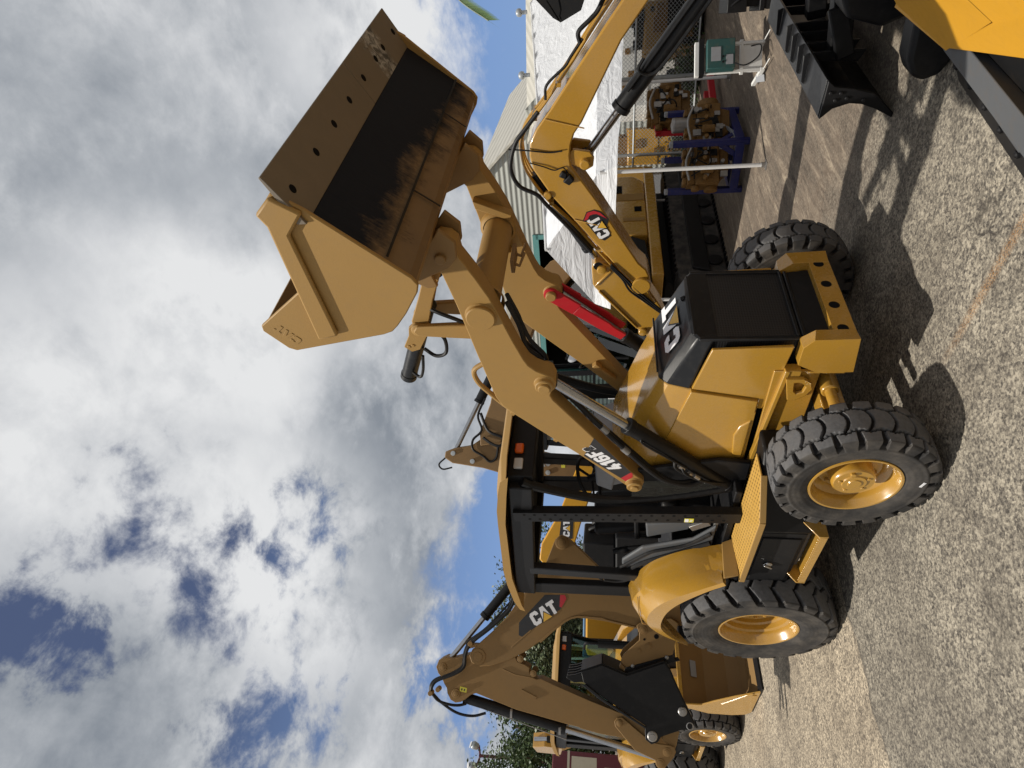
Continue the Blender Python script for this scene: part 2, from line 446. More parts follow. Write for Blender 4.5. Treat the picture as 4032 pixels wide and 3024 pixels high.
    b.inputs['Specular IOR Level'].default_value = 0.3
    bump(nt, b, math_n(nt, 'ADD', tone, math_n(nt, 'MULTIPLY', v.outputs['Distance'], 0.5)), 0.5, 0.008)
    return m
M['ground'] = ground_mat()

# ------------------------------------------------------------------ geometry helper
class G:
    def __init__(self):
        self.bm = bmesh.new()
        self.mi = 0
    def mat(self, i):
        self.mi = i
        return self
    def face(self, vs):
        try:
            f = self.bm.faces.new(vs)
            f.material_index = self.mi
            return f
        except ValueError:
            return None
    def poly(self, pts):
        return self.face([self.bm.verts.new(p) for p in pts])
    def solid(self, a, b):
        """closed prism between two equal-length rings of points"""
        va = [self.bm.verts.new(p) for p in a]
        vb = [self.bm.verts.new(p) for p in b]
        n = len(a)
        fs = [self.face(va), self.face(vb[::-1])]
        for i in range(n):
            j = (i + 1) % n
            fs.append(self.face([va[j], va[i], vb[i], vb[j]]))
        bmesh.ops.recalc_face_normals(self.bm, faces=[f for f in fs if f])
        return self
    def prism(self, pts, axis, a, b):
        def P(p, w):
            if axis == 'Y': return (p[0], w, p[1])
            if axis == 'X': return (w, p[0], p[1])
            return (p[0], p[1], w)
        return self.solid([P(p, a) for p in pts], [P(p, b) for p in pts])
    def fprism(self, pts, O, U, W, N, a, b):
        O, U, W, N = V(O), V(U), V(W), V(N)
        return self.solid([O + U * p[0] + W * p[1] + N * a for p in pts], [O + U * p[0] + W * p[1] + N * b for p in pts])
    def box(self, x0, x1, y0, y1, z0, z1):
        return self.prism([(x0, y0), (x1, y0), (x1, y1), (x0, y1)], 'Z', z0, z1)
    def beam(self, p0, p1, w, h, up=(0, 0, 1)):
        p0, p1 = V(p0), V(p1)
        d = (p1 - p0).normalized()
        s = d.cross(V(up))
        if s.length < 1e-4: s = d.cross(V((1, 0, 0)))
        s.normalize()
        u = s.cross(d).normalized()
        q = [s * a * w / 2 + u * c * h / 2 for a, c in ((-1, -1), (1, -1), (1, 1), (-1, 1))]
        return self.solid([p0 + k for k in q], [p1 + k for k in q])
    def cyl(self, p0, p1, r0, r1=None, n=24, cap=True):
        p0, p1 = V(p0), V(p1)
        r1 = r0 if r1 is None else r1
        d = (p1 - p0).normalized()
        s = d.orthogonal().normalized()
        u = d.cross(s)
        A = [p0 + (s * math.cos(2 * PI * i / n) + u * math.sin(2 * PI * i / n)) * r0 for i in range(n)]
        B = [p1 + (s * math.cos(2 * PI * i / n) + u * math.sin(2 * PI * i / n)) * r1 for i in range(n)]
        return self.solid(A, B)
    def tube(self, path, r, n=8, cap=True):
        P = [V(p) for p in path]
        rings = []
        t0 = (P[1] - P[0]).normalized()
        s = t0.orthogonal().normalized()
        for i, p in enumerate(P):
            if i == 0: t = t0
            elif i == len(P) - 1: t = (P[i] - P[i - 1]).normalized()
            else: t = ((P[i] - P[i - 1]).normalized() + (P[i + 1] - P[i]).normalized()).normalized()
            s = (s - t * s.dot(t)).normalized()
            u = t.cross(s)
            rr = r[i] if isinstance(r, (list, tuple)) else r
            rings.append([self.bm.verts.new(p + (s * math.cos(2 * PI * k / n) + u * math.sin(2 * PI * k / n)) * rr) for k in range(n)])
        fs = []
        for a, b in zip(rings, rings[1:]):
            for k in range(n):
                fs.append(self.face([a[k], a[(k + 1) % n], b[(k + 1) % n], b[k]]))
        if cap:
            fs.append(self.face(rings[0][::-1]))
            fs.append(self.face(rings[-1]))
        return self
    def hose(self, path, r, n=8, seg=6):
        return self.tube(smooth(path, seg), r, n)
    def lathe(self, prof, O, axis, n=48, close=False):
        """prof: (radius, height along axis)"""
        O = V(O)
        d = V(axis).normalized()
        s = d.orthogonal().normalized()
        u = d.cross(s)
        rings = []
        for r, h in prof:
            c = O + d * h
            if r < 1e-5:
                rings.append([self.bm.verts.new(c)])
            else:
                rings.append([self.bm.verts.new(c + (s * math.cos(2 * PI * k / n) + u * math.sin(2 * PI * k / n)) * r) for k in range(n)])
        pr = list(zip(rings, rings[1:]))
        if close: pr.append((rings[-1], rings[0]))
        for a, b in pr:
            for k in range(n):
                k2 = (k + 1) % n
                if len(a) == 1 and len(b) == 1: continue
                if len(a) == 1: self.face([a[0], b[k], b[k2]])
                elif len(b) == 1: self.face([a[k], b[0], a[k2]])
                else: self.face([a[k], b[k], b[k2], a[k2]])
        return self
    def grid(self, rows):
        R = [[self.bm.verts.new(p) for p in r] for r in rows]
        for a, b in zip(R, R[1:]):
            for i in range(len(a) - 1):
                self.face([a[i], a[i + 1], b[i + 1], b[i]])
        return self
    def sheet(self, path, y0, y1, t, side=1):
        """folded plate: XZ path with thickness t extruded along Y"""
        P = [V((p[0], p[1])) for p in path]
        off = []
        for i, p in enumerate(P):
            ns = []
            if i > 0:
                d = (P[i] - P[i - 1]).normalized(); ns.append(V((-d.y, d.x)))
            if i < len(P) - 1:
                d = (P[i + 1] - P[i]).normalized(); ns.append(V((-d.y, d.x)))
            n = sum(ns, V((0, 0))).normalized()
            k = 1.0 / max(0.5, n.dot(ns[0]))
            off.append(p + n * t * side * k)
        for i in range(len(P) - 1):
            q = [P[i], P[i + 1], off[i + 1], off[i]]
            self.prism([(v.x, v.y) for v in q], 'Y', y0, y1)
        return self

def smooth(path, seg=6):
    P = [V(p) for p in path]
    if len(P) < 3: return P
    P = [P[0] * 2 - P[1]] + P + [P[-1] * 2 - P[-2]]
    out = []
    for i in range(1, len(P) - 2):
        p0, p1, p2, p3 = P[i - 1], P[i], P[i + 1], P[i + 2]
        for k in range(seg):
            t = k / seg
            out.append(0.5 * ((2 * p1) + (p2 - p0) * t + (2 * p0 - 5 * p1 + 4 * p2 - p3) * t * t + (3 * p1 - p0 - 3 * p2 + p3) * t ** 3))
    out.append(P[-2])
    return out

def arc(cx, cy, r, a0, a1, n=10):
    return [(cx + r * math.cos(math.radians(a0 + (a1 - a0) * i / n)), cy + r * math.sin(math.radians(a0 + (a1 - a0) * i / n))) for i in range(n + 1)]

def thing(name, label, cat, loc=(0, 0, 0), rz=0.0, group=None):
    o = bpy.data.objects.new(name, None)
    o.empty_display_size = 0.3
    COL.objects.link(o)
    o.location = loc
    o.rotation_euler = (0, 0, rz)
    o['label'] = label
    o['category'] = cat
    if group: o['group'] = group
    o['_b'] = 1
    return o

def tag(o, label, cat, group=None):
    o['label'] = label
    o['category'] = cat
    if group: o['group'] = group
    return o

BASE = {}
def islands(bm):
    seen, out = set(), []
    for v in bm.verts:
        if v in seen: continue
        st, isl = [v], []
        seen.add(v)
        while st:
            q = st.pop()
            isl.append(q)
            for e in q.link_edges:
                o = e.other_vert(q)
                if o not in seen:
                    seen.add(o)
                    st.append(o)
        out.append(isl)
    return out

def part(name, g, mats, parent=None, bevel=0.0, smooth_ang=35, label=None, seg=2, frame=None, dedupe=True, split=False):
    """links the mesh; coordinates are given in the root frame of the thing (its own axes)"""
    bm = g.bm
    if split:
        first = None
        for isl in islands(bm):
            h = G()
            mp = {v: h.bm.verts.new(v.co) for v in isl}
            fs = {f for v in isl for f in v.link_faces}
            for f in fs:
                h.mi = f.material_index
                h.face([mp[v] for v in f.verts])
            o = part(name, h, mats, parent, bevel, smooth_ang, label, seg, frame, dedupe)
            first = first or o
        bm.free()
        return first
    if dedupe:
        bmesh.ops.remove_doubles(bm, verts=bm.verts, dist=1e-6)
    if frame is not None:
        bmesh.ops.transform(bm, matrix=frame, verts=bm.verts)
    me = bpy.data.meshes.new(name)
    bm.to_mesh(me)
    bm.free()
    if not isinstance(mats, (list, tuple)): mats = [mats]
    for m in mats:
        me.materials.append(M[m] if isinstance(m, str) else m)
    o = bpy.data.objects.new(name, me)
    COL.objects.link(o)
    if parent is not None:
        o.parent = parent
    me.polygons.foreach_set('use_smooth', [True] * len(me.polygons))
    try:
        me.set_sharp_from_angle(angle=math.radians(smooth_ang))
    except Exception:
        pass
    if bevel:
        md = o.modifiers.new('edge', 'BEVEL')
        md.width = bevel
        md.segments = seg
        md.limit_method = 'ANGLE'
        md.angle_limit = math.radians(32)
        md.harden_normals = False
        md.use_clamp_overlap = True
    if label: o['label'] = label
    return o

def sub(name, parent, loc=(0, 0, 0)):
    o = bpy.data.objects.new(name, None)
    o.empty_display_size = 0.1
    COL.objects.link(o)
    o.parent = parent
    o.location = loc
    return o

def copy_tree(o, parent=None):
    c = o.copy()
    COL.objects.link(c)
    c.parent = parent
    for ch in list(o.children):
        copy_tree(ch, c)
    return c

# ------------------------------------------------------------------ lettering
LET = {
 'C': [(.80,.66),(.80,.82),(.66,1),(.16,1),(0,.84),(0,.16),(.16,0),(.66,0),(.80,.18),(.80,.36),(.50,.36),(.50,.25),(.29,.25),(.29,.75),(.50,.75),(.50,.66)],
 'A': [(0,0),(.24,1),(.62,1),(.86,0),(.59,0),(.43,.70),(.27,0)],
 'T': [(0,1),(0,.75),(.23,.75),(.23,0),(.52,0),(.52,.75),(.75,.75),(.75,1)],
 '4': [(.36,0),(.36,.2),(0,.2),(0,.42),(.30,1),(.58,1),(.30,.42),(.36,.42),(.36,.62),(.60,.62),(.60,.42),(.72,.42),(.72,.2),(.60,.2),(.60,0)],
 '1': [(.14,0),(.14,.72),(0,.68),(0,.84),(.20,1),(.42,1),(.42,0)],
 '6': [(0,.14),(.14,0),(.52,0),(.66,.14),(.66,.48),(.52,.62),(.27,.62),(.27,.78),(.40,.78),(.40,.70),(.66,.70),(.66,.86),(.52,1),(.14,1),(0,.86)],
 'F': [(0,0),(0,1),(.60,1),(.60,.78),(.27,.78),(.27,.60),(.54,.60),(.54,.39),(.27,.39),(.27,0)],
 '2': [(0,0),(0,.26),(.36,.62),(.36,.78),(.26,.78),(.26,.66),(0,.66),(0,.86),(.14,1),(.50,1),(.64,.86),(.64,.56),(.32,.22),(.64,.22),(.64,0)],
}
WID = {'C': .86, 'A': .90, 'T': .80, '4': .80, '1': .52, '6': .74, 'F': .66, '2': .7}
def letters(g, s, O, U, W, N, h, off=0.003, shear=0.0, mi=1, hole=None):
    """flat raised lettering of height h from point O along U (reading) and W (up)"""
    O, U, W, N = V(O), V(U), V(W), V(N)
    x = 0
    for ch in s:
        g.mat(mi)
        pts = LET[ch]
        g.fprism([((x + p[0] + shear * p[1]) * h, p[1] * h) for p in pts], O, U, W, N, off - 0.002, off)
        if ch == '6':
            g.mat(hole if hole is not None else 0)
            g.fprism([((x + p[0] + shear * p[1]) * h, p[1] * h) for p in ((.26,.2),(.41,.2),(.41,.44),(.26,.44))], O, U, W, N, off, off + 0.0012)
        x += WID[ch]
    return x * h
def cat_mark(g, O, U, W, N, h, off=0.004, shear=0.0, ex=1.0):
    """white letters, small triangle under the A (materials: 1 white, 2 yellow, 0 black)"""
    U = V(U) * ex
    letters(g, 'CAT', O, U, W, N, h, off, shear, 1)
    x = .86
    g.mat(0)
    g.fprism([((x + a + shear * b) * h, b * h) for a, b in ((-.12,-.06),(.98,-.06),(.43,.66))], O, U, W, N, off, off + 0.0012)
    g.mat(2)
    g.fprism([((x + a + shear * b) * h, b * h) for a, b in ((-.03,-.04),(.89,-.04),(.43,.56))], O, U, W, N, off + 0.0012, off + 0.0024)
DEC = ['decal_black', 'decal_white', 'decal_yellow', 'decal_red']

# ------------------------------------------------------------------ wheels
def tri(x):
    x = x - math.floor(x)
    return 4 * abs(x - 0.5) - 1
def tyre_mesh(R, W, rr, N, style, depth, res=34):
    half = []
    for i in range(23):
        a = i / 22
        half.append((a * 0.455 * W, R - 0.014 * a ** 2.5, a))
    half += [(0.472 * W, R - 0.022, 1.06), (0.484 * W, R - 0.040, 1.14), (0.489 * W, R - 0.058, 1.22), (0.490 * W, R - 0.075, 1.30)]
    span = R - rr
    half += [(0.492 * W, R - 0.082, 9), (0.500 * W, R - 0.086, 9), (0.500 * W, R - 0.094, 9), (0.494 * W, R - 0.100, 9),
             (0.492 * W, rr + span * 0.45, 9), (0.480 * W, rr + span * 0.28, 9), (0.455 * W, rr + 0.035, 9), (0.440 * W, rr + 0.026, 9), (0.436 * W, rr + 0.014, 9), (0.405 * W, rr + 0.004, 9), (0.39 * W, rr - 0.012, 9)]
    prof = [(-y, r, -a) for y, r, a in half[:0:-1]] + half
    n = N * res
    bm = bmesh.new()
    gl = bm.verts.layers.float.new('groove')
    tl = bm.verts.layers.float.new('tread')
    rings = []
    for k in range(n):
        th = 2 * PI * k / n
        ring = []
        for y, r, a in prof:
            aa = abs(a)
            gv = 0.0
            if aa < 2:
                s = 0.5 if a > 0 else 0.0
                u = N * th / (2 * PI)
                wz = 0.06 * tri(u + .25) * (1 if a > 0 else -1)
                if style == 'block':
                    lim = 0.54 + wz
                    if aa < lim:
                        f = (u - 0.24 * (a / 0.5) ** 2) % 1.0
                        gw, soft = 0.085, 0.02
                    else:
                        f = (u + 0.5 - 0.24 + 0.10 * (aa - 0.5)) % 1.0
                        gw, soft = 0.095 + 0.15 * max(0, aa - 0.6), 0.02
                    mg = abs(aa - lim) / 0.042
                else:
                    s = 0.5 if a > 0 else 0.0
                    f = (u + s + 0.62 * abs(aa - 0.42) + (0.12 if aa < 0.42 else 0)) % 1.0
                    gw, soft = 0.085 + 0.13 * max(0, aa - 0.5), 0.02
                    mg = abs(a - 0.16 * tri(u + .1)) / 0.05 if aa < 0.3 else 9
                d = abs(f - 0.5)
                gv = max(gv, min(1, max(0, (d - (0.5 - gw)) / soft)))
                gv = max(gv, min(1, max(0, (1.2 - mg) / 0.45)))
                if aa > 1.14: gv *= max(0, (1.36 - aa) / 0.22)
                rr2 = r - depth * gv
                yy = y - math.copysign(0.020 * gv, a) if aa > 1.0 else y
            else:
                rr2, yy = r, y
            v = bm.verts.new((rr2 * math.cos(th), yy, rr2 * math.sin(th)))
            v[gl] = gv
            v[tl] = (1 - gv) if aa < 0.98 else 0.0
            ring.append(v)
        rings.append(ring)
    for k in range(n):
        a, b = rings[k], rings[(k + 1) % n]
        for i in range(len(prof) - 1):
            bm.faces.new((a[i], a[i + 1], b[i + 1], b[i]))
    bmesh.ops.recalc_face_normals(bm, faces=bm.faces)
    g = G()
    g.bm.free()
    g.bm = bm
    return g

def make_wheel(parent, kind, loc):
    w = sub('wheel', parent, loc)
    if kind == 'front':
        R, W, rr = 0.462, 0.31, 0.254
        part('tyre', tyre_mesh(R, W, rr, 23, 'block', 0.022), 'rubber', w, smooth_ang=50, dedupe=False)
        f = -0.405 * W
        prof = [(rr - .006, f + .014), (rr + .006, f - .004), (rr + .004, f - .012), (rr - .008, f - .012), (rr - .016, f - .002), (rr - .020, f + .016), (rr - .030, f + .028), (rr - .036, f + .070), (rr - .060, f + .085), (rr - .075, f + .112), (rr - .095, f + .118), (.150, f + .118), (.128, f + .118),
                (.126, f + .060), (.122, f + .022), (.112, f + .012), (.070, f + .012), (.066, f + .004), (.040, f + .004), (.036, f - .002), (0, f - .002)]
        g = G().lathe(prof, (0, 0, 0), (0, 1, 0), 64)
        g.lathe([(rr - .01, f + .02), (rr - .03, .06), (rr - .01, -f)], (0, 0, 0), (0, 1, 0), 48)
        part('rim', g, 'yellow', w, smooth_ang=40)
        g = G()
        for i in range(6):
            a = PI / 3 * i + .3
            g.cyl((.155 * math.cos(a), f + .120, .155 * math.sin(a)), (.155 * math.cos(a), f + .098, .155 * math.sin(a)), .013, n=6)
        for i in range(5):
            a = 2 * PI / 5 * i + .2
            g.cyl((.082 * math.cos(a), f + .014, .082 * math.sin(a)), (.082 * math.cos(a), f + .005, .082 * math.sin(a)), .011, n=10)
        g.cyl((.088, f + .016, .03), (.088, f - .003, .03), .016, n=6)
        part('wheel_nut', g, 'yellow', w, bevel=.002, split=True)
    else:
        R, W, rr = 0.631, 0.45, 0.323
        part('tyre', tyre_mesh(R, W, rr, 22, 'bar', 0.030), 'rubber', w, smooth_ang=50, dedupe=False)
        f = -0.405 * W
        prof = [(rr - .006, f + .014), (rr + .006, f - .004), (rr + .004, f - .012), (rr - .008, f - .012), (rr - .018, f), (rr - .024, f + .030), (rr - .036, f + .042), (rr - .040, f + .085), (rr - .062, f + .098), (rr - .066, f + .140), (rr - .086, f + .152), (rr - .090, f + .185), (rr - .120, f + .20), (.160, f + .20), (.150, f + .17), (.142, f + .155), (.06, f + .155), (.055, f + .148), (0, f + .148)]
        g = G().lathe(prof, (0, 0, 0), (0, 1, 0), 64)
        g.lathe([(rr - .01, f + .02), (rr - .03, .06), (rr - .01, -f)], (0, 0, 0), (0, 1, 0), 48)
        part('rim', g, 'yellow', w, smooth_ang=40)
        g = G()
        for i in range(8):
            a = PI / 4 * i + .2
            g.cyl((.105 * math.cos(a), f + .157, .105 * math.sin(a)), (.105 * math.cos(a), f + .135, .105 * math.sin(a)), .014, n=6)
        part('wheel_nut', g, 'yellow', w, bevel=.002, split=True)
    return w

# ------------------------------------------------------------------ hydraulic cylinder
def hyd(parent, base, rod_end, split, r, rr, name='hydraulic_cylinder', barrel='black', ports=True, eye=True):
    b, e = V(base), V(rod_end)
    d = (e - b).normalized()
    L = (e - b).length
    m = b + d * (L * split)
    s = d.orthogonal().normalized()
    g = G().cyl(b, m, r, n=28)
    g.cyl(m, m + d * .05, r * 1.12, n=28)
    g.cyl(b - d * .015, b + d * .03, r * 1.08, n=28)
    o = part(name, g, barrel, parent, bevel=.004)
    g = G().cyl(m + d * .05, e, rr, n=20)
    part('rod', g, 'chrome', o)
    if eye:
        g = G().cyl(e - d.cross(V((0, 1, 0))).cross(d) * 0 - V((0, .045, 0)), e + V((0, .045, 0)), rr * 1.7, n=20)
        part('rod_eye', g, barrel, o, bevel=.003)
    return o

# ------------------------------------------------------------------ backhoe loader
ARM = [(3.536,2.72),(3.405,2.655),(3.255,2.591),(3.06,2.533),(2.90,2.487),(2.748,2.438),(2.69,2.412),(2.640,2.365),(2.605,2.305),(2.575,2.262),(2.523,2.244),(2.475,2.252),(2.44,2.280),(2.405,2.290),(2.357,2.272),
       (1.967,2.016),(1.527,1.725),(1.440,1.650),(1.400,1.628),(1.350,1.636),(1.318,1.680),(1.325,1.735),(1.365,1.775),(1.722,2.093),(2.02,2.378),(2.20,2.545),(2.294,2.625),(2.385,2.662),(2.781,2.729),(3.2,2.793),(3.43,2.838),(3.49,2.885),(3.56,2.905),(3.63,2.88),(3.662,2.82),(3.650,2.76),(3.61,2.725)]
BSIDE = [(3.747,2.80),(3.79,2.822),(4.163,3.213),(4.255,3.335),(4.166,3.425),(4.109,3.401),(3.723,3.405),(3.506,3.695),(3.470,3.700),(3.345,3.605),(3.327,3.565),(3.435,3.05),(3.455,3.00),(3.49,2.965),(3.571,2.90),(3.70,2.815)]

def backhoe_body(R, detail=True, cab_glass=False):
    """chassis, hood, cab, fenders, steps and wheels in the machine's own axes (x forward, y left, z up, origin under the rear axle)"""
    # chassis and axles
    g = G()
    g.box(-.9, 2.60, -.27, .27, .48, .84)
    g.box(2.30, 2.70, -.31, .31, .52, .76)
    g.box(-.55, .55, -.36, .36, .62, .98)
    part('chassis', g, 'black', R, bevel=.01)
    g = G()
    g.beam((2.2, -.66, .46), (2.2, .66, .46), .13, .15)
    g.cyl((2.2, -.78, .46), (2.2, -.62, .46), .13, .10)
    g.cyl((2.2, .62, .46), (2.2, .78, .46), .10, .13)
    g.cyl((2.36, -.60, .50), (2.36, .60, .50), .035)
    g.cyl((2.36, -.46, .50), (2.36, -.10, .50), .055)
    g.box(2.08, 2.32, -.14, .14, .40, .62)
    g.lathe([(.03, .0), (.055, .02), (.055, .10), (.03, .12)], (2.36, -.30, .50), (0, 1, 0), 16)
    part('front_axle', g, 'yellow', R, bevel=.008)
    g = G()
    g.cyl((0, -.80, .631), (0, .80, .631), .13)
    g.cyl((0, -.32, .631), (0, .32, .631), .22)
    part('rear_axle', g, 'yellow', R, bevel=.01)
    w = make_wheel(R, 'front', (2.2, -.930, .462))
    c = copy_tree(w, R); c.location = (2.2, .930, .462); c.rotation_euler = (0, 0, PI)
    w2 = make_wheel(R, 'rear', (0, -.885, .631))
    c = copy_tree(w2, R); c.location = (0, .885, .631); c.rotation_euler = (0, 0, PI)
    if detail:
        g = G().prism([(0, 0), (.045, .01), (.042, .024), (-.003, .014)], 'Y', 0, .002)
        # small bar-code sticker on the sidewall
        part('sticker', g, 'decal_white', w, frame=Matrix.Translation((.03, -.158, -.345)) @ Matrix.Rotation(.5, 4, 'Y'))
    # hood
    st = [(2.305, .388, .90, 1.362, .345, 1.500, .285, 1.560, 1.572), (2.05, .398, .90, 1.43, .352, 1.585, .285, 1.655, 1.668), (1.75, .408, .90, 1.50, .362, 1.672, .285, 1.748, 1.764), (1.42, .418, .90, 1.58, .372, 1.770, .285, 1.850, 1.868)]
    rows = []
    for X, ys, zb, zs, yc, zc, yt, zt, z0 in st:
        right = [(X, -ys, zb), (X, -ys, zs), (X, -yc, zc), (X, -yt, zt), (X, -.12, z0 - .004), (X, 0, z0)]
        rows.append(right + [(p[0], -p[1], p[2]) for p in right[-2::-1]])
    g = G().grid(rows)
    g.poly([V(p) for p in rows[-1]])
    g.poly([V(p) for p in rows[0]][::-1])
    g.prism([(2.24, 1.566), (1.50, 1.825), (1.50, 1.848), (2.24, 1.588)], 'Y', -.085, .085)
    hood = part('hood', g, 'yellow', R, bevel=.010, smooth_ang=20)
    for s in (-1, 1):
        g = G()
        y0, y1 = s * .400, s * .375
        g.prism([(2.680,1.262),(2.316,1.352),(2.226,.905),(2.12,.905),(2.12,.865),(2.49,.800),(2.705,.778)], 'Y', y0, y1)
        part('side_panel', g, 'yellow', hood, bevel=.006)
        g = G()
        g.prism([(2.306,1.355),(1.415,1.575),(1.42,.905),(2.10,.905),(2.10,.912),(2.214,.912)], 'Y', s * .418, s * .375)
        part('side_panel', g, 'yellow', hood, bevel=.006)
        g = G()
        g.beam((2.52, s * .412, .785), (1.42, s * .432, .872), .05, .030)
        g.box(1.30, 2.50, s * .40 - .012, s * .40 + .012, .58, .86)
        g.box(2.46, 2.52, s * .36, s * .43, .70, .80)
        part('lower_flange', g, 'yellow', hood, bevel=.005)
    if detail:
        g = G().prism([(1.58, .925), (2.02, .925), (1.96, .99), (1.86, 1.02), (1.64, 1.0)], 'Y', -.432, -.41)
        part('side_bulge', g, 'yellow', hood, bevel=.012, seg=3)
    # black nose
    st = [(2.725, .352, 1.250, .333, 1.345, .275, 1.378, 1.388), (2.62, .362, 1.285, .338, 1.385, .278, 1.428, 1.438), (2.308, .392, 1.366, .349, 1.506, .287, 1.567, 1.578)]
    rows = []
    for X, ys, zs, yc, zc, yt, zt, z0 in st:
        right = [(X, -ys + .02, zs - .02), (X, -ys, zs), (X, -yc, zc), (X, -yt, zt), (X, 0, z0)]
        rows.append(right + [(p[0], -p[1], p[2]) for p in right[-2::-1]])
    g = G().grid(rows)
    g.poly([V(p) for p in rows[0]][::-1])
    g.poly([V(p) for p in rows[-1]])
    nose = part('nose_cover', g, 'satin_black', R, bevel=.012, smooth_ang=20)
    if detail:
        # lettering on the sloping top, read from the front
        a, b = V((2.70, 0, 1.398)), V((2.33, 0, 1.576))
        W = (b - a).normalized()
        N = W.cross(V((0, -1, 0))).normalized()
        if N.z < 0: N = -N
        Uv = V((0, 1, 0))
        g = G()
        cat_mark(g, a + W * .085 + Uv * -.235 + N * .002, Uv, W, N, .185, .005, 0.08, ex=1.0)
        part('lettering', g, DEC, nose)
        g = G().beam(b - W * .03 + V((0, -.27, .008)), b - W * .03 + V((0, .27, .008)), .025, .012)
        g.cyl((2.705, .09, 1.39), (2.69, .09, 1.415), .016)
        part('nose_latch', g, 'black', nose, bevel=.003, split=True)
    # grille
    g = G()
    g.prism([(-.335,.748),(-.315,.72),(.315,.72),(.335,.748),(.338,1.33),(.30,1.368),(-.30,1.368),(-.338,1.33)], 'X', 2.60, 2.712)
    gr = part('grille', g, 'grille', R, bevel=.006)
    g = G()
    for s in (-1, 1):
        g.beam((2.716, s * .332, .74), (2.716, s * .336, 1.34), .022, .03, (0, 1, 0))
    g.beam((2.722, -.32, .745), (2.722, .32, .745), .022, .022)
    g.beam((2.722, -.32, .712), (2.722, .32, .712), .022, .022)
    g.beam((2.716, -.30, 1.362), (2.716, .30, 1.362), .022, .022)
    part('grille_frame', g, 'satin_black', gr, bevel=.006)
    g = G().prism([(2.60, .72), (2.715, .72), (2.738, .545), (2.60, .545)], 'Y', -.325, .325)
    part('lower_grille_panel', g, 'plastic', gr, bevel=.008)
    # bumper
    g = G()
    g.prism([(-.43,.445),(-.36,.43),(.36,.43),(.43,.445),(.43,.575),(.36,.562),(-.36,.562),(-.43,.575)], 'X', 2.50, 2.785)
    for s in (-1, 1):
        pr = [(2.805,.435),(2.52,.400),(2.512,.610),(2.585,.742),(2.73,.742),(2.795,.69)]
        pi = [(2.79,.435),(2.52,.41),(2.52,.62),(2.58,.74),(2.72,.74),(2.785,.66)]
        g.solid([(x, s * .44, z) for x, z in pr], [(x, s * .335, z) for x, z in pi])
    g.mat(1)
    for y in (-.32, -.105, .105, .32):
        g.lathe([(.033, 0), (.031, .0015), (0, .0015)], (2.785, y, .502), (1, 0, 0), 28)
    bump_o = part('bumper', g, ['yellow', 'dark_in'], R, bevel=.018, seg=3)
    for s in (-1, 1):
        g = G()
        y0, y1 = s * .455, s * .425
        O = [(2.47,.790),(2.27,.745),(2.265,.70),(2.31,.640),(2.375,.612),(2.435,.630),(2.47,.68)]
        I = [(2.435,.735),(2.36,.725),(2.33,.700),(2.345,.665),(2.40,.655),(2.435,.69),(2.44,.715)]
        for i in range(7):
            j = (i + 1) % 7
            g.prism([O[i], O[j], I[j], I[i]], 'Y', y0, y1)
        part('tie_down_loop', g, 'yellow', R, bevel=.006)
    # fenders
    inner = [(.63,.96),(.50,1.25),(.33,1.46),(.19,1.56),(.04,1.625),(-.23,1.70),(-.45,1.66),(-.62,1.48)]
    mid = [(.70,.985),(.57,1.225),(.41,1.445),(.27,1.575),(.09,1.655),(-.13,1.672),(-.38,1.55),(-.56,1.36)]
    outer = [(.795,1.02),(.66,1.165),(.46,1.37),(.29,1.488),(.08,1.555),(-.134,1.535),(-.35,1.385),(-.510,1.195)]
    lip = [(.775,1.00),(.64,1.135),(.43,1.295),(.26,1.385),(.07,1.430),(-.146,1.427),(-.345,1.315),(-.505,1.165)]
    for s in (-1, 1):
        def L(pts, y): return [V((x, s * y, z)) for x, z in pts]
        ii, mm, oo, ll = [smooth(L(p, y), 4) for p, y in ((inner, .62), (mid, .86), (outer, 1.04), (lip, 1.055))]
        mm2 = [a.lerp(b, .5) + V((0, 0, .014)) for a, b in zip(mm, oo)]
        un = [p + V((0, -s * .03, -.004)) for p in ll]
        un2 = [p + V((0, 0, -.02)) for p in ii]
        g = G().grid([ii, mm, mm2, oo, ll, un, un2])
        fe = part('fender', g, 'yellow', R, smooth_ang=28)
        g = G()
        g.solid([(.63, s * .62, .96), (.66, s * .62, .96), (.80, s * 1.0, 1.01), (.77, s * 1.0, 1.01)], [(.70, s * .62, .885), (.73, s * .62, .885), (.82, s * .98, .90), (.79, s * .98, .90)])
        g.tube([V((.15, s * .9, 1.640)), V((.02, s * .98, 1.628)), V((-.22, s * .985, 1.585)), V((-.38, s * .93, 1.515))], .005, 6)
        part('fender_flap', g, 'ochre', fe, bevel=.004, split=True)
    # steps and tool box (right-hand side is seen; mirrored on the left)
    for s in (-1, 1):
        g = G()
        P = [(1.63,-1.0),(.75,-1.0),(.74,-.60),(1.88,-.60),(1.88,-.78)]
        g.prism([(x, -y * -s if s > 0 else y) for x, y in P] if s < 0 else [(x, -y) for x, y in P], 'Z', .882, .894)
        stp = part('step_plate', g, 'dimple', R, bevel=.004)
        g = G()
        g.beam((.75, s * 1.003, .872), (1.63, s * 1.003, .872), .010, .042)
        g.beam((1.63, s * 1.0, .872), (1.88, s * .785, .872), .010, .042)
        part('step_lip', g, 'ochre', stp, bevel=.003)
        g = G()
        g.prism([(.60,.50),(1.36,.50),(1.36,.868),(.60,.868)], 'Y', s * .62, s * .92)
        g.prism([(.66,.53),(1.30,.53),(1.30,.80),(.66,.80)], 'Y', s * .92, s * .932)
        tb = part('tool_box', g, 'plastic', R, bevel=.012)
        g = G().lathe([(.035, 0), (.035, .012), (.022, .02), (0, .02)], (.92, s * .932, .70), (0, s, 0), 24)
        g.beam((.90, s * .958, .67), (.94, s * .958, .73), .012, .016)
        part('latch', g, 'chrome', tb, bevel=.002)
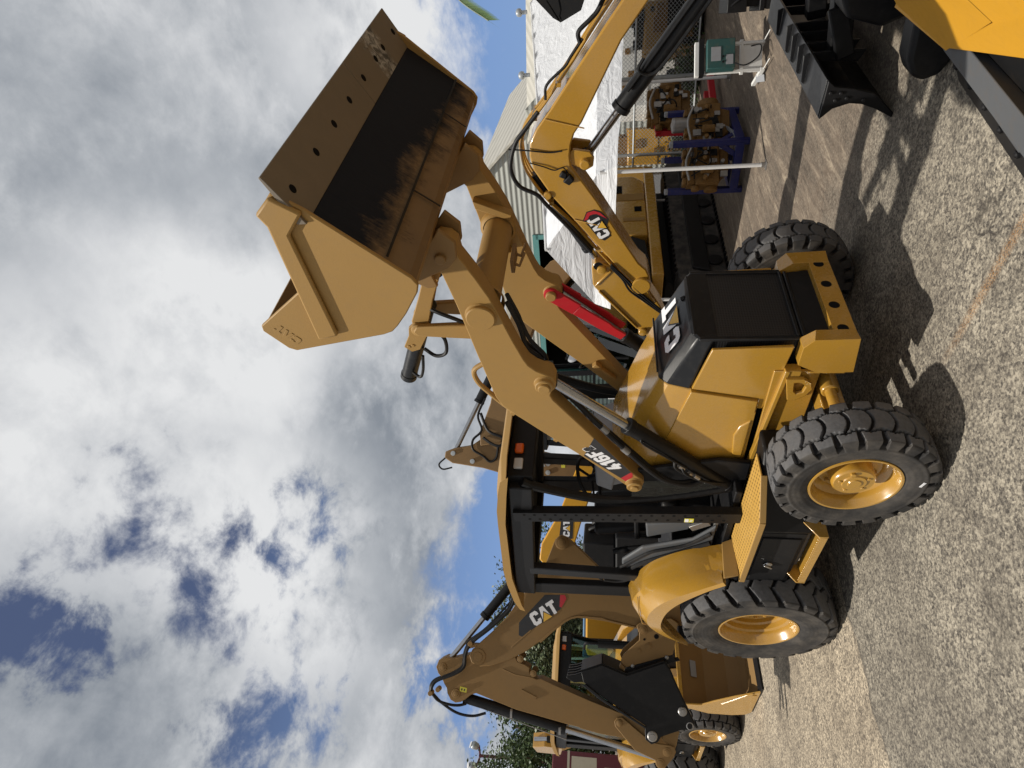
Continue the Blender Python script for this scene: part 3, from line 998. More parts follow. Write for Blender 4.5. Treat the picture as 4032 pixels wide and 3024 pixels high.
        g = G().solid([(1.37, s * .62, .42), (1.37, s * .93, .42), (1.40, s * .95, .868), (1.37, s * .62, .868)], [(1.98, s * .46, .46), (1.98, s * .62, .46), (1.98, s * .66, .868), (1.98, s * .46, .868)])
        ft = part('fuel_tank', g, 'black', R, bevel=.02)
        if detail and s < 0:
            g = G()
            for u0, u1 in ((.16, .28), (.31, .43)):
                a0, a1 = V((1.39, -.945, .0)), V((1.98, -.648, 0))
                p0, p1 = a0.lerp(a1, 1 - u1), a0.lerp(a1, 1 - u0)
                n = V((.45, -.89, 0))
                g.solid([p0 + V((0, 0, .62)) + n * .006, p1 + V((0, 0, .62)) + n * .006, p1 + V((0, 0, .80)) + n * .006, p0 + V((0, 0, .80)) + n * .006], [p0 + V((0, 0, .62)), p1 + V((0, 0, .62)), p1 + V((0, 0, .80)), p0 + V((0, 0, .80))])
            part('warning_label', g, 'grey_plastic', ft)
        g = G()
        g.box(.78, 1.46, s * .92 - .075, s * .92 + .075, .418, .434)
        g.beam((.78, s * .998, .438), (1.46, s * .998, .438), .010, .050)
        for i in range(22):
            x = .80 + i * .0305
            g.prism([(x, .463), (x + .015, .475), (x + .030, .463)], 'Y', s * .993, s * 1.003)
        for x in (.772, 1.468):
            g.prism([(s * .82, .60), (s * 1.003, .475), (s * 1.003, .41), (s * .82, .41)], 'X', x - .006, x + .006)
        part('lower_step', g, 'yellow', R, bevel=.003)
        g = G().box(.80, 1.44, s * .86 - .006, s * .86 + .006, .45, .54)
        part('step_back_plate', g, 'grey_plastic', R, bevel=.003)
    # cab floor, frame, roof
    g = G()
    g.box(-.50, 1.38, -.60, .60, .90, .955)
    g.prism([(-.62,1.0),(.30,1.0),(.10,1.30),(-.62,1.36)], 'Y', -.60, .60)
    part('cab_floor', g, 'black', R, bevel=.01)
    cab = sub('cab_frame', R)
    for s in (-1, 1):
        g = G()
        g.beam((1.165, s * .66, .90), (1.085, s * .66, 2.66), .13, .07, (0, 1, 0))
        g.mat(1)
        d = V((-.08, 0, 1.76)).normalized()
        for i in range(19):
            for q, dx in enumerate((-.032, .032)):
                p = V((1.165, s * .6952, 1.02)) + d * (i * .084 + q * .042) + V((dx, 0, 0))
                g.cyl(p, p + V((0, s * .0012, 0)), .013, n=12)
        o = part('door_post', g, ['black', 'dark_in'], cab, bevel=.012)
        if detail and s < 0:
            p = V((1.14, -.699, 1.30))
            g = G().box(1.10, 1.155, -.7005, -.6975, 1.245, 1.315)
            g.mat(1)
            g.box(1.105, 1.15, -.7018, -.7003, 1.283, 1.311)
            g.box(1.112, 1.120, -.7018, -.7003, 1.255, 1.275)
            g.box(1.130, 1.138, -.7018, -.7003, 1.252, 1.272)
            part('seat_belt_label', g, ['label_yellow', 'decal_white'], cab)
        g = G()
        g.tube(smooth([(1.50, s * .62, 2.56), (1.40, s * .61, 2.42), (1.24, s * .59, 2.02), (1.20, s * .57, 1.72), (1.22, s * .54, 1.40), (1.30, s * .50, .98)], 5), .038, 10)
        part('front_pillar', g, 'black', cab, bevel=0)
        g = G()
        g.beam((-.02, s * .63, 1.05), (.075, s * .63, 2.62), .115, .075, (0, 1, 0))
        part('rear_pillar', g, 'satin_black', cab, bevel=.010)
        g = G()
        g.beam((-.34, s * .60, 1.15), (-.36, s * .60, 2.68), .20, .07, (0, 1, 0))
        part('rear_pillar', g, 'black', cab, bevel=.010)
        # roof side rail
        g = G()
        g.beam((1.46, s * .615, 2.575), (-.42, s * .615, 2.70), .10, .19)
        part('roof_rail', g, 'black', cab, bevel=.012)
    g = G()
    g.beam((1.47, -.60, 2.575), (1.47, .60, 2.575), .14, .20)
    g.beam((-.42, -.60, 2.69), (-.42, .60, 2.69), .14, .18)
    g.box(-.40, 1.45, -.60, .60, 2.655, 2.668)
    part('roof_header', g, 'black', cab, bevel=.015)
    side = [(1.655,2.655),(1.61,2.70),(1.45,2.735),(1.20,2.775),(.98,2.792),(.13,2.845),(-.14,2.842),(-.51,2.815),(-.70,2.775),(-.72,2.745),(-.60,2.765),(.0,2.800),(1.0,2.748),(1.42,2.692)]
    cen = [(1.675,2.665),(1.63,2.725),(1.45,2.768),(1.20,2.808),(.98,2.825),(.13,2.872),(-.14,2.870),(-.51,2.845),(-.72,2.80),(-.74,2.76),(-.60,2.78),(.0,2.815),(1.0,2.765),(1.42,2.71)]
    rows = [[(x, y, z) for x, z in p] for p, y in ((side, -.715), (cen, -.50), (cen, .50), (side, .715))]
    rows = [r + r[:1] for r in rows]
    g = G().grid(rows)
    g.poly([V(p) for p in rows[0][:-1]])
    g.poly([V(p) for p in rows[-1][:-1]][::-1])
    part('roof', g, 'ochre', R, bevel=.010, smooth_ang=25)
    for y in (-.56, .56):
        pass
    for s in (-1, 1):
        g = G().box(1.535, 1.572, s * .345 - .045, s * .345 + .045, 2.565, 2.635)
        part('indicator_lamp', g, 'amber', cab, bevel=.014, seg=3)
        g = G().box(1.535, 1.566, s * .49 - .048, s * .49 + .048, 2.56, 2.632)
        part('work_lamp', g, 'lamp_lens', cab, bevel=.010)
    # front cowl with windscreen
    g = G()
    for s in (-1, 1):
        g.poly([(1.30, s * .535, .99), (1.245, s * .555, 1.40), (1.225, s * .575, 1.72), (1.42, s * .42, 1.70), (1.44, s * .42, .99)])
    if cab_glass:
        g.poly([(1.26, -.56, 1.86), (1.26, .56, 1.86), (1.46, .60, 2.48), (1.46, -.60, 2.48)])
        for s in (-1, 1):
            g.poly([(1.20, s * .615, 1.75), (1.36, s * .615, 2.46), (.10, s * .625, 2.56), (.02, s * .625, 1.45), (1.14, s * .62, 1.0)])
    part('windscreen', g, 'glass', R, split=True)
    g = G()
    g.solid([(1.42, -.30, 1.80), (1.42, .30, 1.80), (1.36, .24, 2.02), (1.36, -.24, 2.02)], [(.74, -.20, 1.86), (.74, .20, 1.86), (.78, .17, 2.00), (.78, -.17, 2.00)])
    g.solid([(1.40, -.20, 1.0), (1.40, .20, 1.0), (1.42, .28, 1.84), (1.42, -.28, 1.84)], [(1.10, -.14, 1.0), (1.10, .14, 1.0), (.80, .19, 1.88), (.80, -.19, 1.88)])
    part('dash_console', g, 'light_grey', R, bevel=.02)
    sw = G()
    ring = []
    c = V((.64, .0, 2.07)); n = V((-.5, 0, .86)).normalized(); s_ = V((0, 1, 0)); u_ = n.cross(s_)
    sw.tube([c + (s_ * math.cos(2 * PI * k / 28) + u_ * math.sin(2 * PI * k / 28)) * .20 for k in range(29)], .017, 8)
    for k in range(3):
        a = 2 * PI * k / 3 + .5
        sw.beam(c - n * .03, c + (s_ * math.cos(a) + u_ * math.sin(a)) * .195, .028, .012, n)
    sw.cyl(c - n * .18, c - n * .0, .035)
    part('steering_wheel', sw, 'plastic', R, bevel=.004)
    # seat and right-hand console
    g = G()
    g.box(.10, .60, -.24, .24, 1.28, 1.42)
    g.prism([(.12,1.36),(.20,1.36),(.10,2.02),(-.02,2.02)], 'Y', -.23, .23)
    g.box(.20, .50, -.18, .18, .955, 1.28)
    seat = part('seat', g, 'seat', R, bevel=.04, seg=3)
    for s in (-1, 1):
        g = G().beam((.12, s * .29, 1.62), (.48, s * .29, 1.64), .07, .05)
        g.beam((.14, s * .29, 1.40), (.14, s * .29, 1.62), .04, .04)
        part('armrest', g, 'seat', seat, bevel=.015)
    g = G().cyl((-.02, -.30, 1.40), (-.10, -.30, 1.70), .022)
    g.lathe([(.020, 0), (.034, .02), (.036, .08), (.030, .11), (.034, .13), (.02, .17), (0, .175)], (-.11, -.30, 1.68), (-.2, -.1, 1), 18)
    part('control_lever', g, 'hose', R)
    for s in (-1, 1):
        g = G()
        g.prism([(.85,1.02),(.62,1.19),(.45,1.60),(.20,1.77),(-.14,1.76),(-.20,1.70),(-.16,1.32),(.40,1.02)], 'Y', s * .55, s * .585)
        g.prism([(.78,1.20),(.64,1.21),(.48,1.56),(.70,1.58)], 'Y', s * .46, s * .50)
        con = part('side_console', g, 'grey_plastic', R, bevel=.015)
        g = G()
        g.tube(smooth([(-.17, s * .60, 1.95), (-.10, s * .60, 1.965), (.10, s * .60, 1.78), (.30, s * .60, 1.62), (.42, s * .60, 1.50), (.55, s * .60, 1.24), (.76, s * .60, 1.06)], 4), .014, 8)
        g.tube(smooth([(-.17, s * .60, 1.93), (-.185, s * .60, 1.80), (-.12, s * .60, 1.70), (.06, s * .60, 1.69), (.22, s * .60, 1.56), (.42, s * .605, 1.30), (.62, s * .61, 1.05)], 4), .020, 8)
        part('grab_rail', g, 'hose', con)
        g = G()
        g.prism([(.82,1.06),(.72,1.20),(.78,1.235),(.885,1.10)], 'Y', s * .53, s * .56)
        g.box(.66, .92, s * .50 - .02, s * .50 + .02, .99, 1.02)
        part('pedal_bracket', g, 'steel', con, bevel=.004)
    return dict(front=w, rear=w2)

main = thing('backhoe_loader', 'large ochre yellow backhoe loader with raised front bucket and black nose', 'backhoe loader')
backhoe_body(main)

# ---- loader frame and arms
g = G()
for s in (-1, 1):
    g.prism([(1.60,.86),(1.22,.86),(1.25,1.60),(1.33,1.79),(1.44,1.78),(1.49,1.60),(1.62,1.10)], 'Y', s * .445, s * .485)
part('loader_tower', g, 'black', main, bevel=.01, split=True)  # yellow tower given black paint; its shade is put into the colour
def loader_arm(y0, y1, decal):
    g = G().prism(ARM, 'Y', y0, y1)
    o = part('loader_arm', g, 'ochre', main, bevel=.007)
    s = -1 if y0 < 0 else 1
    yo = y0 if abs(y0) > abs(y1) else y1
    g = G()
    for (x, z), r, h in (((3.117, 2.658), .088, .035), ((2.523, 2.322), .060, .040), ((3.565, 2.812), .062, .022), ((1.388, 1.703), .058, .045)):
        g.lathe([(r + .010, 0), (r + .006, .006), (r, .008), (r, h - .006), (r - .006, h), (0, h)], (x, yo, z), (0, s, 0), 36)
        yi = y1 if yo == y0 else y0
        g.lathe([(r + .010, 0), (r, .006), (r, h - .01), (r - .006, h - .004), (0, h - .004)], (x, yi, z), (0, -s, 0), 36)
    for (x, z), r, h in (((2.523, 2.322), .040, .058), ((3.565, 2.812), .036, .036), ((1.388, 1.703), .030, .060)):
        g.lathe([(r, 0), (r, h - .004), (r - .005, h), (0, h)], (x, yo, z), (0, s, 0), 28)
    part('pin_boss', g, 'ochre', o, smooth_ang=30, split=True)
    if decal:
        g = G()
        yy = y0 - .0005
        g.prism([(1.950,2.005),(1.735,2.082),(1.455,1.806),(1.532,1.732)], 'Y', yy - .0012, yy)
        g.mat(3)
        g.prism([(1.455,1.806),(1.532,1.732),(1.512,1.718),(1.468,1.718),(1.412,1.768)], 'Y', yy - .0012, yy)
        U = V((.735, 0, .678)).normalized()
        W = V((-.678, 0, .735)).normalized()
        O1 = V((1.570, yy, 1.800)) + W * -.036 + U * .012
        letters(g, '416F', O1, U, W, (0, -1, 0), .108, .0035, .22, 1, hole=0)
        # outlined smaller figure
        O2 = O1 + U * .305 + W * .002
        letters(g, '2', O2, U, W, (0, -1, 0), .082, .0035, .22, 1)
        g.mat(0)
        g.fprism([((.010 + x * .86 + .22 * z) * .082 + .0045, z * .082 * .86 + .005) for x, z in LET['2']], O2, U, W, (0, -1, 0), .0035, .0047)
        part('model_decal', g, DEC, o)
    return o
ra = loader_arm(-.540, -.415, True)
la = loader_arm(.525, .400, False)
g = G().cyl((3.117, -.415, 2.658), (3.117, .40, 2.658), .098, n=32)
for s in (-1, 1):
    y = -.415 if s < 0 else .40
    g.lathe([(.13, 0), (.125, .03), (.105, .05)], (3.117, y, 2.658), (0, -s, 0), 32)
part('cross_tube', g, 'ochre', main, bevel=.006)
# brackets and steel lines on the arms
g = G()
g.prism([(3.36,2.80),(3.30,2.79),(3.20,2.56),(3.245,2.545)], 'Y', .33, .40)
g.prism([(3.03,2.72),(2.92,2.70),(2.95,2.58)], 'Y', .32, .40)
g.beam((1.60, .375, 1.84), (1.76, .375, 2.00), .045, .03)
g.beam((1.73, .37, 1.965), (1.78, .37, 2.015), .05, .05)
part('arm_bracket', g, 'ochre', la, bevel=.006, split=True)
g = G()
g.hose([(2.66,-.475,2.705),(2.585,-.475,2.79),(2.47,-.475,2.78),(2.34,-.475,2.70),(2.20,-.475,2.595),(2.02,-.475,2.42),(1.722,-.475,2.130),(1.52,-.475,1.925),(1.44,-.475,1.83)], .018, 10)
for x, z in ((2.16, 2.555), (1.86, 2.265)):
    g.beam((x, -.475, z), (x + .02, -.475, z + .022), .05, .05)
part('steel_line', g, 'ochre', ra)
g = G()
g.hose([(2.42,-.42,2.27),(2.15,-.44,2.08),(1.95,-.47,1.93),(1.75,-.52,1.75),(1.58,-.55,1.60),(1.45,-.55,1.47),(1.38,-.54,1.30),(1.40,-.50,1.16)], .020, 10)
g.hose([(2.36,-.40,2.24),(2.10,-.42,2.06),(1.86,-.45,1.86),(1.66,-.50,1.67),(1.52,-.53,1.54),(1.42,-.54,1.40),(1.38,-.50,1.24)], .017, 10)
part('loader_hose', g, 'hose', ra, split=True)
g = G()
for p, q in (((1.985,-.463,1.955),(1.935,-.473,1.91)),((1.80,-.51,1.80),(1.755,-.52,1.757)),((1.395,-.505,1.18),(1.40,-.495,1.13))):
    g.cyl(p, q, .025, n=12)
part('hose_fitting', g, 'steel', ra, split=True)
g = G()
for i, (dx, dz, y) in enumerate(((0, 0, -.40), (.03, -.02, -.36), (-.01, .02, -.33))):
    g.hose([(3.10 + dx, y, 2.52), (2.9 + dx, y + .02, 2.47), (2.72 + dx, y, 2.43 + dz), (2.60, y, 2.34 + dz), (2.50, y, 2.33), (2.30 + dx, y, 2.34 + dz), (2.1, y, 2.20 + dz)], .015, 8)
part('loader_hose', g, 'hose', ra, split=True)
g = G()
g.box(3.00, 3.10, .02, .22, 2.52, 2.545)
for y in (.06, .17):
    g.tube([(3.05, y, 2.53), (3.03, y, 2.49), (3.03, y + .14, 2.47)], .011, 7)
part('line_manifold', g, 'shaded_brown', main, bevel=.004)

# lift cylinders, red lock strut
for s in (-1, 1):
    y = -.478 if s < 0 else .463
    hyd(main, (1.30, y, .985), (2.500, y, 2.300), .575, .056, .036, 'lift_cylinder')
g = G()
g.hose([(1.94,-.52,1.66),(1.90,-.545,1.66),(1.72,-.545,1.46),(1.60,-.54,1.33)], .009, 7)
g.hose([(1.66,-.525,1.42),(1.60,-.55,1.40),(1.50,-.555,1.26),(1.40,-.54,1.10),(1.36,-.50,1.0)], .012, 7)
g.hose([(1.62,-.525,1.37),(1.56,-.57,1.33),(1.46,-.56,1.18),(1.38,-.52,1.02)], .010, 7)
part('cylinder_hose', g, 'hose', main, split=True)
g = G()
for p in ((1.62,-.535,1.385),(1.55,-.55,1.31),(1.535,-.56,1.27)):
    g.cyl(p, V(p) + V((-.035, 0, -.038)), .017, n=10)
part('hose_fitting', g, 'steel', main, split=True)
g = G()
a, b = V((2.534, .372, 2.328)), V((2.115, .372, 1.80))
d = (b - a).normalized()
n = V((d.z, 0, -d.x))
g.lathe([(.056, 0), (.056, .018), (.05, .022), (0, .022)], a, (0, -1, 0), 28)
for y0, y1 in ((.350, .372), (.470, .492)):
    g.solid([V((p.x, y0, p.z)) for p in (a + n * .055, a - n * .055, a + d * .24 - n * .055, a + d * .24 + n * .055)], [V((p.x, y1, p.z)) for p in (a + n * .055, a - n * .055, a + d * .24 - n * .055, a + d * .24 + n * .055)])
    q = [a + d * .24 + n * .05, a + d * .24 - n * .042, a + d * .52 - n * .042, a + d * .58 - n * .03, a + d * .70 - n * .03, a + d * .70 + n * .035, a + d * .48 + n * .05]
    g.solid([V((p.x, y0, p.z)) for p in q], [V((p.x, y1, p.z)) for p in q])
q = [a + n * .048, a + n * .040, a + d * .68 + n * .026, a + d * .68 + n * .034]
g.solid([V((p.x, .36, p.z)) for p in q], [V((p.x, .48, p.z)) for p in q])
part('lock_strut', g, 'red', main, bevel=.004)
g = G().lathe([(.040, 0), (.040, .045), (.034, .05), (0, .05)], a, (0, -1, 0), 24)
part('lock_pin', g, 'ochre', main)

# ---- bucket
g = G().sheet([(3.755,2.815),(3.70,2.828),(3.58,2.91),(3.50,2.975),(3.45,3.05),(3.338,3.565),(3.355,3.605),(3.485,3.695)], -1.018, 1.018, .014, -1)
bucket = part('bucket', g, 'boom_ochre', main, dedupe=False)
part('side_plate', G().prism(BSIDE, 'Y', -1.040, -1.018).prism(BSIDE, 'Y', 1.018, 1.040), 'ochre', bucket, bevel=.006, split=True)
g = G()
bar = [(4.245,3.342),(4.163,3.218),(4.056,3.315),(3.452,3.285),(3.425,3.400),(4.105,3.402),(4.166,3.432)]
for s in (-1, 1):
    g.prism(bar, 'Y', s * 1.040, s * 1.068)
part('side_wear_bar', g, 'ochre', bucket, bevel=.012, split=True)
g = G().sheet([(4.135,3.258),(3.79,2.836),(3.755,2.815)], -1.018, 1.018, .016, -1)
part('bucket_floor', g, 'bucket_floor', bucket, dedupe=False)
g = G()
d = V((.198, 0, .090)).normalized(); nn = V((d.z, 0, -d.x))
q = [V((4.100,0,3.228)) + nn * .012, V((4.335,0,3.342)) + nn * .004, V((4.330,0,3.350)), V((4.105,0,3.262))]
for y0, y1 in ((-1.055, .158), (.162, 1.055)):
    g.solid([V((p.x, y0, p.z)) for p in q], [V((p.x, y1, p.z)) for p in q])
part('cutting_edge', g, 'edge', bucket, bevel=.003)
g = G()
base = V((4.215, 0, 3.284))
for y in (-.95, -.62, -.33, -.05, .24, .52, .70, .97):
    p = base + V((0, y, 0)) + nn * .0085
    g.lathe([(.021, 0), (.019, .002), (0, .002)], p, nn, 20)  # bolt holes as flat dark discs, their shade put into the colour
part('bolt_head_or_hole', g, 'dark_in', bucket, split=True)
# heel reinforcement plates and hinge ears on the back of the bucket
g = G()
for y in (-.565, -.385, .375, .555):
    g.prism([(3.74,2.79),(3.66,2.715),(3.56,2.722),(3.495,2.78),(3.40,2.99),(3.42,3.10),(3.46,3.03),(3.58,2.925)], 'Y', y - .014, y + .014)
for y in (-.40, -.16):
    g.prism([(3.60,2.92),(3.40,2.96),(3.24,2.92),(3.23,2.985),(3.33,3.14),(3.41,3.16)], 'Y', y - .014, y + .014)
g.cyl((3.565, -.60, 2.812), (3.565, -.36, 2.812), .032)
g.cyl((3.565, .36, 2.812), (3.565, .60, 2.812), .032)
part('bucket_hinge', g, 'boom_ochre', bucket, bevel=.006, split=True)
g = G()
fl_a, fl_b = V((4.135, 0, 3.258)), V((3.765, 0, 2.806))
fdn = V((fl_b - fl_a)).normalized(); fnn = V((-fdn.z, 0, fdn.x)) * -1
if fnn.z > 0: fnn = -fnn
def fl(t, y, o): return fl_a.lerp(fl_b, t) + V((0, y, 0)) + fnn * o
for t in (.70,):
    g.solid([fl(t, -1.0, .0165), fl(t + .022, -1.0, .0165), fl(t + .022, -1.0, .019), fl(t, -1.0, .019)], [fl(t, 1.0, .0165), fl(t + .022, 1.0, .0165), fl(t + .022, 1.0, .019), fl(t, 1.0, .019)])
for y in (-.42, .50):
    g.solid([fl(.70, y, .0165), fl(.70, y + .012, .0165), fl(.70, y + .012, .019), fl(.70, y, .019)], [fl(.99, y, .0165), fl(.99, y + .012, .0165), fl(.99, y + .012, .019), fl(.99, y, .019)])
part('floor_seam', g, 'black', bucket, split=True)
g = G()
g.mat(0)
letters(g, 'CAT', V((3.405, -1.0405, 3.505)), V((.78, 0, .62)), V((-.62, 0, .78)), (0, -1, 0), .058, .0022, 0, 0)
part('cast_letters', g, 'ochre', bucket, bevel=.001)

# ---- tilt lever, link and cylinder
g = G()
for y in (-.39, -.16):
    g.prism([(2.93,2.70),(2.80,2.70),(2.815,2.90),(2.835,3.13),(2.87,3.16),(2.915,3.13),(2.925,2.90)], 'Y', y - .02, y + .02)
part('tilt_lever', g, 'ochre', main, bevel=.008, split=True)
g = G()
for y in (-.345, -.205):
    g.prism([(2.86,3.17),(2.83,3.10),(2.90,3.06),(3.10,2.99),(3.30,2.90),(3.36,2.93),(3.34,2.99),(3.12,3.08),(2.92,3.17)], 'Y', y - .014, y + .014)
part('tilt_link', g, 'ochre', main, bevel=.006, split=True)
tc = hyd(main, (2.325, -.275, 3.345), (3.285, -.275, 2.945), .66, .056, .030, 'tilt_cylinder', barrel='satin_black')
g = G()
for y in (-.355, -.195):
    g.prism([(2.905,3.10),(2.87,3.065),(2.80,3.09),(2.675,3.165),(2.655,3.225),(2.70,3.27),(2.80,3.215),(2.87,3.20),(2.915,3.15)], 'Y', y - .012, y + .012)
g.lathe([(.05, 0), (.05, .02), (.04, .026), (0, .026)], (2.865, -.367, 3.13), (0, -1, 0), 24)
g.cyl((2.865, -.40, 3.13), (2.865, -.15, 3.13), .03)
g.cyl((2.715, -.372, 3.205), (2.715, -.366, 3.205), .012)
g.cyl((2.705, -.372, 3.235), (2.705, -.366, 3.235), .012)
part('trunnion_bracket', g, 'ochre', tc, bevel=.005)
g = G()
g.hose([(2.42,-.335,3.28),(2.40,-.36,3.225),(2.47,-.36,3.19),(2.60,-.35,3.165)], .011, 8)
g.hose([(2.62,-.30,3.16),(2.58,-.33,3.08),(2.62,-.34,3.00),(2.74,-.33,2.99),(2.82,-.33,3.05),(2.84,-.33,3.10)], .013, 8)
g.hose([(3.02,-.33,3.06),(3.00,-.37,2.97),(2.95,-.38,2.86),(2.90,-.38,2.78)], .013, 8)
part('cylinder_hose', g, 'hose', tc, split=True)

# ---- backhoe: boom swung to the right-hand side
SW = math.radians(60)
K = V((-1.35, 0, 0)); DR = V((-math.cos(SW), -math.sin(SW), 0)); NR = V((math.sin(SW), -math.cos(SW), 0)); UPV = V((0, 0, 1))
def bp(g, pts, a, b):
    return g.fprism(pts, K, DR, UPV, NR, a, b)
def bpt(r, z, o=0.0):
    return K + DR * r + UPV * z + NR * o
def pinb(g, r, z, rad, o, h):
    g.lathe([(rad, 0), (rad, h * .5), (rad * .93, h * .6), (rad * .6, h * .6), (rad * .58, h), (rad * .5, h * 1.05), (0, h * 1.05)], bpt(r, z, o), NR, 32)
    g.lathe([(rad, 0), (rad, h), (0, h)], bpt(r, z, -o), -NR, 24)
boom = [(.575,1.46),(.516,1.56),(.455,1.90),(.438,2.10),(.436,2.226),(.455,2.30),(.493,2.365),(.60,2.50),(.728,2.641),(.85,2.81),(.95,3.00),(1.02,3.20),(1.035,3.32),(1.00,3.42),(.93,3.45),(.86,3.42),(.798,3.352),(.66,3.20),(.546,3.089),(.483,3.027),(.281,2.89),(.06,2.72),(-.115,2.60),(-.30,2.53),(-.40,2.49),(-.45,2.43),(-.42,2.35),(-.33,2.24),(-.10,1.985),(.06,1.70),(.25,1.45),(.38,1.37),(.50,1.38)]
bo = part('boom', bp(G(), boom, -.13, .13), 'boom_ochre', main, bevel=.008)
g = G()
for r, z, rad, h in ((.93,3.346,.085,.02),(-.36,2.415,.075,.03)):
    pinb(g, r, z, rad, .13, h)
part('boom_pin', g, 'boom_ochre', bo, smooth_ang=30, split=True)
g = G()
bp(g, [(.225,2.600),(.215,2.372),(.255,2.352),(.372,2.420),(.690,2.850),(.675,2.888),(.54,2.888)], .1305, .1317)
g.mat(3)
bp(g, [(.217,2.425),(.215,2.372),(.255,2.352),(.355,2.407),(.345,2.43)], .1317, .1329)
cat_mark(g, bpt(.575, 2.700, .1317), (UPV * -.83 - DR * .56).normalized(), (DR * -.83 + UPV * .56).normalized(), NR, .150, .004, 0.0, ex=.86)
part('logo_decal', g, DEC, bo)
g = G()
bp(g, [(.80,2.97),(.815,2.965),(.62,2.745),(.605,2.75)], .13, .134)
bp(g, [(.437,1.95),(.455,1.90),(.516,1.56),(.535,1.56),(.475,1.90),(.456,2.10),(.453,2.226),(.47,2.295),(.505,2.355),(.61,2.49),(.742,2.635),(.72,2.65),(.60,2.51),(.49,2.37),(.45,2.30),(.43,2.226),(.432,2.10)], -.15, .145)
part('boom_weld_strip', g, 'boom_ochre', bo, bevel=.003)
stick = [(.890,3.350),(.977,3.649),(.965,3.74),(1.00,3.81),(1.077,3.837),(1.14,3.81),(1.185,3.765),(1.245,3.735),(1.290,3.70),(1.345,3.690),(1.41,3.65),(1.437,3.592),(1.425,3.53),(1.395,3.48),(1.345,3.42),(1.322,3.36),(1.46,2.901),(1.571,2.305),(1.588,2.20),(1.60,2.18),(1.612,2.12),(1.64,1.95),(1.655,1.75),(1.665,1.60),(1.655,1.44),(1.62,1.375),(1.565,1.352),(1.51,1.375),(1.475,1.45),(1.409,1.771),(1.319,2.068),(1.190,2.45),(1.125,2.63),(1.135,2.68),(1.11,2.745),(1.06,2.765),(1.02,2.76),(.99,2.815),(.965,2.90),(.92,2.925),(.885,2.895),(.89,2.83),(.875,2.90),(.95,3.04),(1.03,3.26)]
so = part('stick', bp(G(), stick, -.105, .105), 'boom_ochre', main, bevel=.007)
g = G()
for r, z, rad, h in ((1.072,3.757,.045,.02),(1.337,3.589,.048,.025),(.930,2.865,.038,.018),(1.075,2.715,.036,.015),(1.504,1.764,.045,.05),(1.568,1.437,.06,.03)):
    pinb(g, r, z, rad, .105, h)
g.tube([bpt(1.12, 2.74, .108), bpt(1.10, 2.92, .108), bpt(1.05, 3.06, .108)], .006, 6)
bp(g, [(1.245,2.84),(1.27,2.85),(1.34,2.68),(1.315,2.67)], .105, .118)
part('stick_pin', g, 'boom_ochre', so, smooth_ang=30, split=True)
g = G()
bp(g, [(1.262,3.545),(1.275,3.465),(1.325,3.47),(1.312,3.55)], .105, .107)
g.mat(1)
bp(g, [(1.280,3.53),(1.284,3.515),(1.306,3.518),(1.302,3.533)], .107, .108)
bp(g, [(1.285,3.50),(1.288,3.485),(1.310,3.488),(1.307,3.503)], .107, .108)
part('pinch_label', g, ['label_yellow', 'decal_black'], so)
# bucket cylinder along the outer side of the stick
hc = hyd(main, bpt(1.405, 3.50), bpt(1.855, 1.36), .515, .058, .034, 'bucket_cylinder', barrel='black', eye=False)
g = G().tube([bpt(1.47, 3.39, .03), bpt(1.745, 2.34, .03)], .006, 6)
for t in (.45, .95):
    q = bpt(1.41, 3.45).lerp(bpt(1.66, 2.36), t)
    g.cyl(q - V((0, 0, .012)), q + V((0, 0, .012)), .063, n=24)
part('cylinder_strap', g, 'steel', hc, split=True)
sc = hyd(main, bpt(-.05, 2.86), bpt(1.07, 3.755), .48, .055, .030, 'stick_cylinder', barrel='black', eye=False)
g = G()
for k in (-1, 1):
    bp(g, [(1.495,1.82),(1.455,1.79),(1.445,1.735),(1.575,1.56),(1.672,1.42),(1.685,1.24),(1.70,1.19),(1.745,1.175),(1.80,1.20),(1.915,1.30),(1.925,1.35),(1.89,1.385),(1.84,1.395),(1.765,1.60),(1.545,1.81)], k * .125 - .012, k * .125 + .012)
lk = part('bucket_link', g, 'boom_ochre', main, bevel=.006, split=True)
g = G()
for r, z, rad, h in ((1.504,1.764,.034,.02),(1.752,1.268,.044,.014),(1.862,1.338,.046,.014)):
    pinb(g, r, z, rad, .137, h)
part('link_pin', g, 'boom_ochre', lk, smooth_ang=30, split=True)
g = G()
for k in (-1, 1):
    bp(g, [(1.73,1.215),(1.64,1.32),(1.60,1.30),(1.535,1.155),(1.56,1.13),(1.60,1.145),(1.69,1.165),(1.76,1.195)], k * .095 - .012, k * .095 + .012)
part('bucket_link', g, 'boom_ochre', main, bevel=.006, split=True)
# digging bucket (black), curled up
g = G()
bs = [(1.085,2.150),(1.222,1.943),(1.464,1.500),(1.520,1.505),(1.600,1.500),(1.640,1.440),(1.615,1.375),(1.560,1.340),(1.480,1.130),(1.475,1.055),(1.440,1.010),(1.400,1.010),(1.316,1.055),(1.016,1.195),(.908,1.241),(.836,1.288),(.99,1.69),(.90,1.95),(.984,2.174)]
for k in (-1, 1):
    bp(g, bs, k * .29 - .014, k * .29 + .014)
db = part('digging_bucket', g, 'black', main, bevel=.005)
g = G()
for a, b in zip(bs[10:18], bs[11:19]):
    d2 = V((b[0] - a[0], b[1] - a[1]))
    nn2 = V((-d2.y, d2.x)).normalized() * .014
    bp(g, [a, b, (b[0] + nn2.x, b[1] + nn2.y), (a[0] + nn2.x, a[1] + nn2.y)], -.28, .28)
bp(g, [(1.09,2.16),(.984,2.175),(.99,2.14),(1.075,2.13)], -.29, .29)
part('bucket_shell', g, 'black', db)
